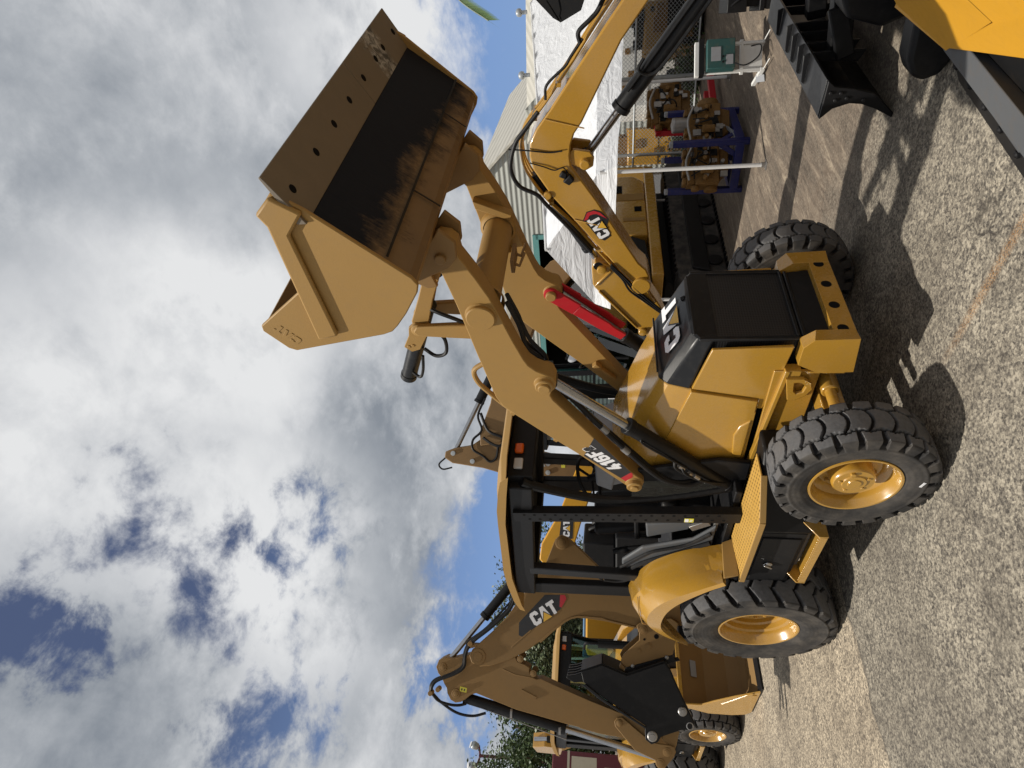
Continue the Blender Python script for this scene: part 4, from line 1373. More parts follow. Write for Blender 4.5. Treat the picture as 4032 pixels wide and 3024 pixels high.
for i in range(5):
    o = -.26 + i * .13
    part('tooth', bp(G(), [(.99,2.16),(1.083,2.145),(1.100,2.25),(1.058,2.335),(1.035,2.33),(1.02,2.24)], o - .026, o + .026), 'black', db, bevel=.006)
g = G()
bp(g, [(1.10,2.12),(1.235,1.93),(1.475,1.49),(1.492,1.50),(1.25,1.96),(1.115,2.16)], .300, .325)
part('side_cutter', g, 'satin_black', db, bevel=.006)
g = G()
for r, z, rad in ((1.560,1.431,.052),(1.300,1.118,.046)):
    g.lathe([(rad, 0), (rad, .012), (rad * .8, .02), (rad * .55, .02), (rad * .5, .028), (0, .028)], bpt(r, z, .304), NR, 28)
g.lathe([(.038, 0), (.030, .003), (.026, -.006), (0, -.006)], bpt(1.438, 1.045, .304), NR, 20)
part('bucket_pin', g, 'steel', db, split=True)
# swing frame with stabiliser mount
g = G()
for k in (-1, 1):
    bp(g, [(.575,1.545),(.50,1.575),(.46,1.53),(.40,1.20),(.45,1.12),(.673,1.165),(.775,1.190),(.935,1.690),(.90,1.735),(.865,1.748),(.80,1.715),(.646,1.545)], k * .16 - .014, k * .16 + .014)
bp(g, [(.0,.85),(.45,.90),(.62,1.20),(.50,1.35),(.05,1.30)], -.12, .12)
g.cyl((-1.35, 0, .62), (-1.35, 0, 1.40), .09)
swf = part('swing_frame', g, 'boom_ochre', main, bevel=.006)
g = G()
for r, z, rad, h in ((.539,1.499,.042,.02),(.700,1.445,.034,.016),(.755,1.545,.022,.012)):
    pinb(g, r, z, rad, .174, h)
bp(g, [(.895,1.745),(.935,1.70),(.965,1.715),(.93,1.765)], .10, .20)
part('swing_pin', g, 'boom_ochre', swf, smooth_ang=30, split=True)
g = G()
for r, z, rad in ((.598,1.361,.026),(.635,1.490,.013)):
    g.lathe([(rad, 0), (0, 0)], bpt(r, z, .1752), NR, 20)
part('plate_hole', g, 'dark_in', swf, split=True)
g = G()
bp(g, [(.925,1.665),(.775,1.205),(.835,1.165),(.985,1.640),(.99,1.69),(.955,1.70)], .150, .172)
bp(g, [(.99,1.70),(.97,1.63),(.815,1.13),(.83,1.11),(.99,1.60),(1.01,1.69)], .05, .172)
o = part('bolt_on_plate', g, 'black', main, bevel=.005)
g = G()
for r, z in ((.915,1.620),(.805,1.255)):
    g.lathe([(.022, 0), (.022, .012), (.014, .016), (0, .016)], bpt(r, z, .172), NR, 6)
part('bolt_head_or_hole', g, 'steel', o, split=True)
# rear frame, stabiliser column and leg
g = G()
g.box(-1.42, -.85, -.55, .55, .50, .58)
g.box(-1.42, -1.30, -.62, .62, .50, 1.00)
part('rear_frame', g, 'ochre', main, bevel=.01)
for s in (-1, 1):
    g = G()
    g.beam((-1.36, s * .62, .55), (-1.36, s * .62, 1.15), .14, .14, (1, 0, 0))
    st_ = part('stabiliser', g, 'black', main, bevel=.01)
    g = G().beam((-1.36, s * .62, .10), (-1.36, s * .62, .55), .09, .09, (1, 0, 0))
    g.box(-1.48, -1.24, s * .62 - .12, s * .62 + .12, .16, .19)
    part('stabiliser_foot', g, 'ochre', st_, bevel=.008)
# hoses around the boom head
g = G()
hp = [(-.02,2.86,.15),(.20,2.93,.16),(.39,2.990,.16),(.60,3.20,.16),(.79,3.430,.15),(.92,3.49,.15),(1.04,3.500,.16),(1.12,3.60,.16),(1.205,3.800,.15),(1.27,3.86,.15),(1.343,3.872,.13)]
g.hose([bpt(*p) for p in hp], .018, 10)
g.hose([bpt(*(p[0], p[1] + .03, p[2] - .06)) for p in hp], .015, 8)
g.hose([bpt(1.35,3.87,.12), bpt(1.43,3.79,.10), bpt(1.47,3.66,.07), bpt(1.475,3.56,.05), bpt(1.455,3.48,.04)], .015, 10)
g.hose([bpt(1.36,3.87,.08), bpt(1.46,3.76,.06), bpt(1.555,3.58,.05), bpt(1.575,3.40,.05), bpt(1.535,3.25,.05)], .015, 10)
g.hose([bpt(.30,2.98,.05), bpt(.62,3.27,.06), bpt(.80,3.50,.06), bpt(.85,3.42,.05)], .012, 8)
part('boom_hose', g, 'hose', main, split=True)
g = G()
for r, z in ((.795,3.44),(1.345,3.875),(1.30,3.79)):
    g.cyl(bpt(r, z, .08), bpt(r, z, .17), .028, n=14)
bp(g, [(.80,3.36),(.82,3.35),(.86,3.46),(.80,3.47)], .02, .10)
part('hose_clamp', g, 'boom_ochre', main, bevel=.003, split=True)

# ------------------------------------------------------------------ second backhoe loader, parked behind
b2 = thing('backhoe_loader', 'yellow backhoe loader parked behind, its empty front bucket resting on the ground', 'backhoe loader', (-6.9, .18, 0), math.radians(3))
backhoe_body(b2, False, True)
P2 = [(3.30,.02),(3.95,.02),(3.98,.05),(3.42,.50),(3.36,.62),(3.33,.90),(3.26,.90),(3.05,.40),(3.12,.12)]
g = G()
side2 = [(3.22,.02),(3.92,.02),(3.70,.30),(3.50,.52),(3.345,.66),(3.33,.92),(3.24,.92),(3.06,.55),(3.06,.25),(3.12,.08)]
g = G().sheet([(3.95,.012),(3.22,.012),(3.12,.075),(3.06,.25),(3.06,.55),(3.235,.92)], -1.02, 1.02, .016, 1)
bk = part('bucket', g, 'boom_ochre', b2)
g = G()
for s in (-1, 1):
    g.prism(side2, 'Y', s * 1.04 - .012, s * 1.04 + .012)
part('side_plate', g, 'yellow', bk, bevel=.006, split=True)
g = G().box(3.80, 4.02, -1.05, 1.05, .003, .028)
part('cutting_edge', g, 'black', bk, bevel=.003)
g = G().box(3.205, 3.285, -1.03, 1.03, .885, .935)
for s in (-1, 1):
    g.beam((3.86, s * 1.054, .10), (3.42, s * 1.054, .42), .012, .03)
    g.box(3.80, 3.815, s * 1.045, s * 1.06, .05, .14)
part('bucket_rim', g, 'yellow', bk, bevel=.004, split=True)
g = G().solid([(3.135,-.62,.66),(3.135,-.40,.66),(3.172,-.40,.74),(3.172,-.62,.74)],[(3.13,-.62,.662),(3.13,-.40,.662),(3.167,-.40,.742),(3.167,-.62,.742)])
part('sticker', g, 'light_grey', bk)
g = G()
for s in (-1, 1):
    y0, y1 = s * .415, s * .54
    g.prism([(1.32,1.63),(1.42,1.78),(2.20,1.62),(2.75,1.28),(3.02,.56),(2.98,.36),(2.86,.36),(2.60,1.05),(2.10,1.36),(1.40,1.58)], 'Y', y0, y1)
g.cyl((2.60, -.42, 1.10), (2.60, .42, 1.10), .09)
part('loader_arm', g, 'yellow', b2, bevel=.008, split=True)
g = G()
g.prism([(2.88,.30),(3.02,.25),(3.02,.62),(2.92,.64)], 'Y', -.50, -.38)
g.prism([(2.88,.30),(3.02,.25),(3.02,.62),(2.92,.64)], 'Y', .38, .50)
g.box(2.90, 3.03, -.66, .66, .60, .68)
g.box(2.92, 3.03, -.60, -.54, .20, .66)
g.box(2.92, 3.03, .54, .60, .20, .66)
part('coupler', g, 'yellow', b2, bevel=.006, split=True)
g = G().cyl((2.35, .10, 1.45), (2.35, .10, 2.02), .062, n=20)
g.tube(smooth([(2.35, .10, 2.0), (2.35, .10, 2.16), (2.31, .10, 2.22), (2.18, .08, 2.24)], 4), .022, 8)
part('exhaust_stack', g, 'black', b2)
g = G()
g.beam((-1.5, .45, 1.1), (-1.22, -.30, 2.85), .26, .36)
g.prism([(-1.05,2.70),(-1.0,3.05),(-1.12,3.28),(-1.42,3.22),(-1.45,2.75)], 'Y', -.50, -.24)
part('boom', g, 'yellow', b2, bevel=.01)
g = G().cyl((-.98, -.37, 2.6), (-1.0, -.37, 3.0), .06)
g.mat(1).cyl((-1.0, -.37, 3.0), (-1.06, -.37, 3.25), .04)
part('boom_cylinder', g, ['black', 'chrome'], b2)

# ------------------------------------------------------------------ excavator with the angled boom (behind the loader's nose)
ex = thing('excavator', 'golden yellow excavator with a bent boom, black dozer blade and logo on the boom', 'excavator', (4.9, 2.14, 0))
EO = V((4.9, 2.14, 0))
def E(p): return V(p) - EO
def epr(g, pts, y0, y1):
    return g.prism([(x - EO.x, z) for x, z in pts], 'Y', y0 - EO.y, y1 - EO.y)
B_UP = [(1.36,1.66),(1.52,1.785),(1.72,1.93),(2.056,2.175),(2.372,2.415),(2.659,2.575),(2.80,2.60),(2.92,2.585),(3.045,2.520),(3.225,2.375),(3.568,2.12),(3.99,1.80),(4.30,1.52),(4.42,1.36)]
B_LO = [(4.30,1.22),(3.974,1.600),(3.704,1.800),(3.079,2.120),(2.98,2.19),(2.882,2.222),(2.780,2.235),(2.686,2.228),(2.593,2.169),(2.312,1.993),(1.95,1.79),(1.582,1.579),(1.50,1.50),(1.42,1.466),(1.30,1.440),(1.22,1.47),(1.235,1.54)]
g = epr(G(), B_UP + B_LO, 2.0, 2.28)
eb = part('boom', g, 'yellow', ex, bevel=.016, seg=3)
g = G()
epr(g, [(2.62,2.10),(2.69,2.235),(2.79,2.24),(2.83,2.21),(2.80,2.06),(2.74,2.02),(2.66,2.03)], 2.02, 2.06)
epr(g, [(2.62,2.10),(2.69,2.235),(2.79,2.24),(2.83,2.21),(2.80,2.06),(2.74,2.02),(2.66,2.03)], 2.22, 2.26)
for (x, z), r, h in (((2.700, 2.105), .048, .03), ((1.305, 1.545), .10, .035), ((2.40, 2.46), .04, .02)):
    g.lathe([(r, -.02), (r, h - .006), (r - .008, h), (0, h)], E((x, 2.0, z)), (0, -1, 0), 32)
for x in (3.15, 2.15):
    g.beam(E((x - .02, 1.995, 2.44 if x > 3 else 2.22)), E((x - .12, 1.995, 2.10 if x > 3 else 1.92)), .012, .012)
part('boom_boss', g, 'yellow', eb, bevel=.006, split=True)
def off(pts, d): return [(x + d[0], z + d[1]) for x, z in pts]
g = G()
line = [(1.32,1.66),(1.52,1.82),(1.72,1.97),(2.05,2.21),(2.34,2.46),(2.62,2.625),(2.80,2.66),(2.95,2.645),(3.08,2.57),(3.25,2.42),(3.55,2.19),(3.80,2.01),(4.05,1.82)]
for i, (dy, dz, r) in enumerate(((2.03, .012, .013), (2.07, .022, .013), (2.12, .012, .012), (2.20, .015, .013))):
    g.hose([E((x, dy, z + dz)) for x, z in line], r, 8, 4)
for x, z in ((1.75, 1.98), (2.30, 2.43), (3.13, 2.53), (3.40, 2.31)):
    g.beam(E((x, 2.01, z)), E((x, 2.26, z)), .035, .045)
part('steel_line', g, 'yellow', eb, split=True)
g = G()
g.hose([E((1.75,1.99,2.06)), E((1.95,1.985,2.20)), E((2.30,1.985,2.47)), E((2.42,1.985,2.56)), E((2.52,1.985,2.72)), E((2.70,1.985,2.78)), E((2.92,1.985,2.72)), E((3.05,1.985,2.62)), E((3.20,1.985,2.49))], .020, 9)
g.hose([E((3.30,1.985,2.42)), E((3.42,1.985,2.40)), E((3.55,1.985,2.25)), E((3.62,1.985,2.20)), E((3.75,1.985,2.10))], .012, 8)
g.hose([E((3.72,1.985,2.12)), E((3.80,1.985,2.13)), E((3.88,1.985,2.04)), E((3.94,1.985,1.98)), E((4.05,1.985,1.92))], .018, 8)
g.hose([E((2.88,1.99,2.78)), E((2.86,1.985,2.60)), E((2.83,1.99,2.42)), E((2.84,1.985,2.30))], .007, 6)
g.hose([E((2.74,1.99,2.60)), E((2.70,1.985,2.48)), E((2.66,1.985,2.38)), E((2.68,1.985,2.30)), E((2.60,1.985,2.25)), E((2.58,1.985,2.30))], .006, 6)
for k in range(3):
    g.hose([E((1.55 + .02 * k,1.985,1.86)), E((1.40,1.98,1.74 - .02 * k)), E((1.25,1.975,1.66 - .04 * k)), E((1.10,1.975,1.50 - .03 * k)), E((.95,1.98,1.34 - .02 * k)), E((.85,1.98,1.22))], .012, 7)
part('boom_hose', g, 'hose', eb, split=True)
g = G()
epr(g, [(2.55,2.31),(2.51,2.25),(2.56,2.20),(2.62,2.24)], 1.955, 2.0)
epr(g, [(2.60,2.345),(2.57,2.28),(2.63,2.26),(2.655,2.31)], 1.96, 2.0)
part('boom_lamp', g, 'plastic', eb, bevel=.012, split=True)
g = G()
OCT = [(2.112,2.135),(2.205,2.100),(2.228,2.030),(2.205,1.965),(2.120,1.885),(2.050,1.905),(1.925,1.865),(1.875,1.925),(1.905,1.985),(2.040,2.075)]
g.mat(0)
epr(g, OCT, 1.9955, 2.0)
g.mat(3)
epr(g, [(2.112,2.125),(2.198,2.093),(2.218,2.030),(2.196,1.972),(2.122,1.900),(2.150,1.945),(2.180,2.000),(2.180,2.035),(2.166,2.070),(2.125,2.090)], 1.9935, 1.9955)
U = V((.865, 0, .50)); W = V((-.50, 0, .865))
cat_mark(g, E((1.948, 1.9945, 1.868)), U, W, (0, -1, 0), .118, .003, 0.0, ex=.86)
part('logo_decal', g, DEC, eb)
hyd(ex, E((4.30, 2.14, .93)), E((2.70, 2.14, 2.10)), .72, .075, .038, 'boom_cylinder', barrel='satin_black')
g = G()
g.hose([E((3.55,2.05,1.62)), E((3.47,2.03,1.66)), E((3.42,2.05,1.57)), E((3.50,2.04,1.46)), E((3.90,2.04,1.17)), E((4.10,2.05,1.03))], .014, 8)
q0, q1 = E((4.2, 2.05, 1.08)), E((3.30, 2.05, 1.74))
g.tube([q0, q1], .016, 8)
part('cylinder_hose', g, 'satin_black', ex, split=True)
hyd(ex, E((2.55, 2.14, 2.57)), E((1.52, 2.14, 1.99)), .80, .062, .034, 'stick_cylinder', barrel='black', eye=False)
g = epr(G(), [(1.60,2.02),(1.52,2.06),(1.30,2.05),(1.255,2.03),(1.10,1.91),(.62,1.535),(.50,1.40),(.30,1.05),(.20,.70),(.28,.64),(.45,.95),(.72,1.22),(.98,1.32),(1.12,1.40),(1.22,1.46),(1.40,1.60)], 2.03, 2.25)
est = part('stick', g, 'yellow', ex, bevel=.014, seg=3)
g = G()
g.beam(E((1.29,2.02,2.02)), E((1.48,2.02,1.86)), .022, .022)
g.beam(E((1.22,2.02,1.985)), E((.68,2.02,1.56)), .022, .022)
for (x, z), r in (((1.50, 1.955), .05), ((.62, 1.495), .05)):
    g.lathe([(r, 0), (r, .03), (r - .01, .035), (0, .035)], E((x, 2.03, z)), (0, -1, 0), 24)
part('stick_rib', g, 'yellow', est, bevel=.006, split=True)
g = G()
g.lathe([(.05, 0), (0, 0)], E((1.54, 2.027, 1.99)), (0, -1, 0), 20)
g.lathe([(.04, 0), (0, 0)], E((1.16, 1.997, 1.50)), (0, -1, 0), 20)
part('pin_hole', g, 'dark_in', est, split=True)
g = epr(G(), [(1.22,1.56),(1.12,1.56),(1.02,1.47),(1.06,1.38),(1.16,1.44),(1.26,1.48)], 1.985, 2.03)
part('clevis', g, 'yellow', est, bevel=.01)
# blade
g = G()
prof = [(3.40,.47),(3.47,.40),(3.50,.30),(3.49,.22),(3.45,.12),(3.385,.0),(3.42,.0),(3.50,.09),(3.56,.16),(3.60,.30),(3.62,.42),(3.66,.47)]
g = G()
fr = [(3.40,.47),(3.47,.40),(3.50,.30),(3.49,.22),(3.45,.12),(3.385,.0)]
for a, b in zip(fr, fr[1:]):
    epr(g, [a, b, (b[0] + .025, b[1]), (a[0] + .025, a[1])], 1.15, 3.10)
epr(g, [(3.41,.475),(3.66,.475),(3.655,.455),(3.42,.455)], 1.15, 3.10)
bl = part('dozer_blade', g, 'satin_black', ex, bevel=.003)
g = G()
epr(g, prof, 1.125, 1.15)
epr(g, prof, 3.10, 3.125)
part('end_plate', g, 'black', bl, bevel=.006, split=True)
g = G()
for y in (1.62, 1.80, 2.02, 2.22, 2.60):
    epr(g, [(3.44,.478),(3.655,.478),(3.64,.52),(3.46,.50)], y, y + .02)
    epr(g, [(3.60,.46),(3.66,.46),(3.66,.10),(3.58,.14)], y, y + .02)
for (x, z) in ((3.53,.40),(3.575,.375),(3.54,.33),(3.58,.44),(3.52,.22)):
    g.cyl(E((x, 1.112, z)), E((x, 1.126, z)), .012, n=8)
part('blade_rib', g, 'satin_black', bl, bevel=.003, split=True)
g = G()
for y in (1.72, 2.45):
    g.beam(E((3.62, y, .26)), E((4.6, y, .42)), .12, .14)
g.beam(E((3.64, 1.55, .26)), E((3.95, 1.60, .38)), .05, .12)
part('blade_arm', g, 'black', bl, bevel=.01, split=True)
# undercarriage, house and cab (mostly outside the picture)
for y in (1.35, 2.93):
    g = epr(G(), [(3.95,.22),(4.02,.06),(4.2,.0),(6.1,.0),(6.28,.06),(6.35,.22),(6.28,.45),(6.1,.54),(4.2,.54),(4.02,.45)], y - .2, y + .2)
    part('track', g, 'black', ex, bevel=.03)
g = G()
g.box(-.7, 1.6, -.55, .55, .30, .62)
g.cyl((.3, 0, .6), (.3, 0, .78), .5)
part('undercarriage', g, 'black', ex, bevel=.02)
g = epr(G(), [(4.35,.80),(6.5,.80),(6.55,1.5),(6.2,1.75),(5.2,1.75),(4.7,1.45),(4.35,1.2)], 1.3, 2.98)
part('house', g, 'yellow', ex, bevel=.04, seg=3)
g = G()
g.beam(E((4.28, 2.06, .85)), E((4.45, 2.06, 1.45)), .06, .22)
g.beam(E((4.28, 2.24, .85)), E((4.45, 2.24, 1.45)), .06, .22)
part('boom_foot', g, 'yellow', ex, bevel=.01, split=True)
g = G()
for x, y in ((4.55, 2.35), (4.55, 2.98), (5.9, 2.35), (5.9, 2.98)):
    g.beam(E((x, y, 1.0)), E((x, y, 2.55)), .07, .07, (1, 0, 0))
g.box(*(E((4.45, 0, 0)).x, E((6.0, 0, 0)).x, E((0, 2.3, 0)).y, E((0, 3.02, 0)).y), 2.55, 2.64)
part('cab_frame', g, 'black', ex, bevel=.02)
g = G()
g.solid([E(p) for p in ((3.875,1.98,2.262),(3.90,2.02,2.325),(4.06,2.10,2.50),(4.35,2.10,2.50))], [E(p) for p in ((4.00,1.80,2.10),(4.20,1.80,2.02),(4.45,1.85,2.10),(4.50,1.95,2.25))])
g.tube([E((3.90,1.96,2.275)), E((4.05,1.93,2.36))], .008, 6)
part('cab_visor', g, 'dark_in', ex, bevel=.01)
g = G()
g.beam(E((4.36, 2.06, 2.40)), E((4.52, 2.36, 2.52)), .05, .05)
g.beam(E((4.45, 1.95, 2.20)), E((4.56, 2.34, 2.10)), .04, .04)
part('visor_bracket', g, 'black', ex, split=True)
g = G()
for y in (2.35, 2.98):
    g.poly([E((4.58, y, 1.2)), E((5.86, y, 1.2)), E((5.86, y, 2.52)), E((4.58, y, 2.52))])
g.poly([E((4.54, 2.38, 1.2)), E((4.54, 2.95, 1.2)), E((4.54, 2.95, 2.52)), E((4.54, 2.38, 2.52))])
part('cab_window', g, 'dark_glass', ex, split=True)

# ------------------------------------------------------------------ machine close by on the right: yellow arm, black edge and rubber track
nl = thing('compact_loader', 'bright yellow compact track loader, only its lowered arm, black bolted edge and track in view', 'compact loader', (4.9, -.3, 0))
NO = V((4.9, -.3, 0))
def Nn(p): return V(p) - NO
g = G()
A, B_, C_, Dd, Ee, Ff = V((4.213,.718,.352)), V((4.155,.228,.253)), V((4.40,-.62,.262)), V((4.475,-.385,.40)), V((4.52,.50,.64)), V((4.72,-1.0,.52))
for poly in ((A, B_, Dd, Ee), (B_, C_, Ff, Dd)):
    g.poly([Nn(p) for p in poly])
back = V((.55, .02, .75))
g.poly([Nn(p) for p in (Ee, Dd, Dd + back, Ee + back)])
g.poly([Nn(p) for p in (Dd, Ff, Ff + back, Dd + back)])
g.poly([Nn(p) for p in (A, Ee, Ee + V((.2, .1, -.3)), A + V((.3, .05, -.05)))])
g.poly([Nn(p) for p in (A, A + V((.3, .05, -.05)), C_ + V((.5, 0, -.02)), C_, B_)])
bmesh.ops.recalc_face_normals(g.bm, faces=g.bm.faces)
part('loader_arm', g, 'bright_yellow', nl, bevel=.012)
g = G()
q = [(3.785,.004),(3.80,.0),(4.06,.11),(4.05,.125)]
def bar_at(y): return [Nn((x + (y + .54) * .098, y, z)) for x, z in q]
g.solid(bar_at(-1.6), bar_at(.46))
g.solid(bar_at(.46), [Nn((x + .098 - (.02 if x > 4 else -.09), .585, z)) for x, z in q])
o = part('cutting_edge', g, 'black', nl, bevel=.006)
g = G()
for i in range(9):
    y = .46 - i * .205
    for x, z, r, h in ((3.875, .046, .021, .018), (3.985, .093, .011, .008)):
        p = Nn((x + (y + .54) * .098, y + (0 if x < 3.9 else .08), z))
        g.lathe([(r, 0), (r * .95, h * .6), (r * .5, h), (0, h)], p, (-.38, 0, .92), 14)
part('bolt_head_or_hole', g, 'black', o, split=True)
g = G()
g.solid([Nn(p) for p in ((4.10,.36,.09),(4.24,.30,.14),(4.24,.30,.24),(4.10,.36,.20))], [Nn(p) for p in ((4.02,-.75,.09),(4.16,-.80,.14),(4.16,-.80,.24),(4.02,-.75,.20))])
g.solid([Nn(p) for p in ((4.06,.10,.115),(4.10,.10,.13),(4.10,.10,.19),(4.06,.10,.17))], [Nn(p) for p in ((4.00,-.55,.115),(4.04,-.55,.13),(4.04,-.55,.19),(4.00,-.55,.17))])
g.beam(Nn((4.3, -.1, .14)), Nn((4.55, -.9, .14)), .08, .10)
part('edge_bracket', g, 'grey_plastic', nl, bevel=.006, split=True)
g = G()
g.prism([(Nn((x, 0, 0)).x, z) for x, z in ((4.06,.11),(4.2,.02),(5.2,.02),(5.2,.5),(4.9,.5))], 'Y', -1.2, .8)
part('bucket_shell', g, 'dark_in', nl)
for y in (.78, -1.55):
    g = G()
    pr = [(3.83,.12),(3.86,.04),(3.94,.0),(5.8,.0),(5.95,.1),(6.0,.3),(5.85,.5),(5.6,.50),(4.9,.42),(4.2,.27),(3.95,.24),(3.86,.19)]
    g.prism([(Nn((x, 0, 0)).x, z) for x, z in pr], 'Y', y - .10 + .24, y + .08 + .24)
    part('track', g, 'black', nl, bevel=.03, seg=3)
g = G().prism([(.35,.45),(1.75,.45),(1.9,.75),(1.85,1.30),(1.55,1.45),(1.05,1.40),(.95,.95),(.35,.85)], 'Y', -.70, .70)
bo_ = part('body', g, 'bright_yellow', nl, bevel=.05, seg=3)
g = G()
for y in (-.52, .52):
    g.beam((.62, y, .85), (.70, y, 1.95), .06, .08, (0, 1, 0))
    g.beam((1.42, y, 1.35), (1.38, y, 1.95), .06, .08, (0, 1, 0))
    g.beam((.66, y, 1.95), (1.42, y, 1.95), .08, .08)
g.box(.62, 1.44, -.56, .56, 1.97, 2.03)
part('cab_frame', g, 'black', nl, bevel=.012)
g = G()
for y in (-.5, .5):
    g.poly([(.68, y, .9), (1.38, y, 1.4), (1.36, y, 1.93), (.70, y, 1.93)])
part('cab_window', g, 'dark_glass', nl, split=True)
for y in (-.66, .66):
    g = G().beam((1.7, y, 1.42), (.55, y, 1.30), .10, .16)
    g.beam((.55, y, 1.32), (.05, y, .62), .10, .16)
    part('lift_arm', g, 'bright_yellow', nl, bevel=.02)
for y in (-.45, .45):
    part('headlamp', G().lathe([(.06, 0), (.055, .02), (0, .025)], (.345, y, .70), (-1, 0, 0), 20), 'lamp_lens', nl)

# ------------------------------------------------------------------ white marquee tent
mt = thing('marquee_tent', 'white tarpaulin marquee tent on thin steel poles behind the bent boom', 'tent', (.44, 6.0, 0))
MO = V((.44, 6.0, 0))
def tg(a, b, c, d, n, m, sag=0.03):
    rows = []
    a, b, c, d = V(a), V(b), V(c), V(d)
    for i in range(n + 1):
        r = []
        for j in range(m + 1):
            u, v = i / n, j / m
            p = a.lerp(b, v).lerp(d.lerp(c, v), u)
            w = math.sin(PI * u) * math.sin(PI * min(1, v))
            p = p + V((0, 0, -sag * w)) + V((0, .02, .015)) * noise.noise(V((p.x * 2.2, p.y * 2.2, p.z * 3)))
            r.append(p - MO)
        rows.append(r)
    return rows
rl, rr_ = (.44, 3.90, 2.72), (1.50, 11.0, 3.42)
e1, e2 = (1.50, 3.95, 2.03), (2.55, 11.0, 1.99)
w1, w2 = (-.68, 4.06, 2.06), (-.1, 11.0, 2.05)
g = G()
g.grid(tg(rl, rr_, e2, e1, 14, 40, .10))
g.grid(tg(rl, rr_, w2, w1, 14, 30, .10))
g.grid(tg(e1, e2, (2.78, 11.0, 1.46), (1.64, 3.90, 1.765), 6, 50, 0))  # valance shape flared outward so the sun whitens its side
g.grid(tg(w1, w2, (-.1, 11.0, 1.75), (-.72, 3.98, 1.83), 6, 30, 0))
g.grid(tg(w1, rl, e1, e1, 10, 12, .02))
g.grid(tg(w1, e1, (1.64, 3.90, 1.765), (-.72, 3.98, 1.83), 6, 20, 0))
part('tarpaulin', g, 'tarp', mt, smooth_ang=60)
for (x, y), zt in (((1.536, 3.949), 1.98), ((1.397, 6.928), 2.0), ((-.794, 7.086), 1.98), ((-.65, 4.1), 1.98)):
    g = G().cyl((x - MO.x, y - MO.y, .012), (x - MO.x, y - MO.y, zt), .024, n=14)
    po = part('pole', g, 'pole_white', mt)
    g = G().box(x - MO.x - .05, x - MO.x + .05, y - MO.y - .05, y - MO.y + .05, 0.0, .012)
    g.cyl((x - MO.x, y - MO.y, .012), (x - MO.x, y - MO.y, .06), .032, n=12)
    part('pole_foot', g, 'steel', po)
g = G().tube([V(rl) - MO, V(rr_) - MO - V((0, 0, .03))], .022, 8)
part('ridge_pole', g, 'pole_white', mt)

# ------------------------------------------------------------------ buildings
wb = thing('workshop_building', 'large grey ribbed gable workshop with a dark open bay', 'workshop', (-6.0, 13.6, 0))
WO = V((-6.0, 13.6, 0))
def gw(u, z, d=0.0):      # along the gable wall
    a, b = V((-1.2, 13.6, 0)), V((-11.0, 12.3, 0))
    t = (b - a)
    n = V((t.y, -t.x, 0)).normalized()
    if n.y > 0: n = -n
    return a + t * u + V((0, 0, z)) + n * d - WO
g = G()
pk = .255
# wall above and beside the bay opening
g.poly([gw(.09, 3.85), gw(pk, 5.56), gw(.80, 4.95), gw(.80, 4.12), gw(.43, 4.05), gw(.09, 3.2)])
g.poly([gw(.09, 3.2), gw(.43, 4.05), gw(.43, 0), gw(.09, 0)])
g.poly([gw(.80, 4.95), gw(1.3, 4.3), gw(1.3, 0), gw(.98, 0), gw(.98, 4.12), gw(.80, 4.12)])
wl = part('gable_wall', g, 'siding', wb)
g = G()
for a, b in ((( .06, 3.60), (pk, 5.60)), ((pk, 5.60), (1.34, 4.28))):
    g.solid([gw(a[0], a[1], .15), gw(b[0], b[1], .15), gw(b[0], b[1] + .10, .15), gw(a[0], a[1] + .10, .15)], [gw(a[0], a[1], -9), gw(b[0], b[1], -9), gw(b[0], b[1] + .10, -9), gw(a[0], a[1] + .10, -9)])
part('roof', g, 'roofing', wb)
g = G()
g.poly([gw(.43, 0, -6), gw(.98, 0, -6), gw(.98, 4.6, -6), gw(.43, 4.6, -6)])
g.poly([gw(.43, 0, 0), gw(.43, 0, -6), gw(.43, 4.6, -6), gw(.43, 4.05, 0)])
g.poly([gw(.98, 0, 0), gw(.98, 0, -6), gw(.98, 4.6, -6), gw(.98, 4.12, 0)])
part('bay_interior', g, 'dark_in', wb)
g = G()
for u0, u1, z0, z1 in ((.43, .98, 3.92, 4.10), (.43, .445, 0, 4.0), (.965, .98, 0, 4.0), (.70, .71, 0, 4.0)):
    g.solid([gw(u0, z0, .05), gw(u1, z0, .05), gw(u1, z1, .05), gw(u0, z1, .05)], [gw(u0, z0, -.06), gw(u1, z0, -.06), gw(u1, z1, -.06), gw(u0, z1, -.06)])
part('bay_frame', g, 'teal', wb, split=True)
g = G()
for u0, u1, z0, z1 in ((.50, .56, 2.9, 3.55), (.50, .53, 1.6, 2.3)):
    g.solid([gw(u0, z0, -2), gw(u1, z0, -2), gw(u1, z1, -2), gw(u0, z1, -2)], [gw(u0, z0, -2.3), gw(u1, z0, -2.3), gw(u1, z1, -2.3), gw(u0, z1, -2.3)])
part('stored_panel', g, 'maroon', wb, split=True)

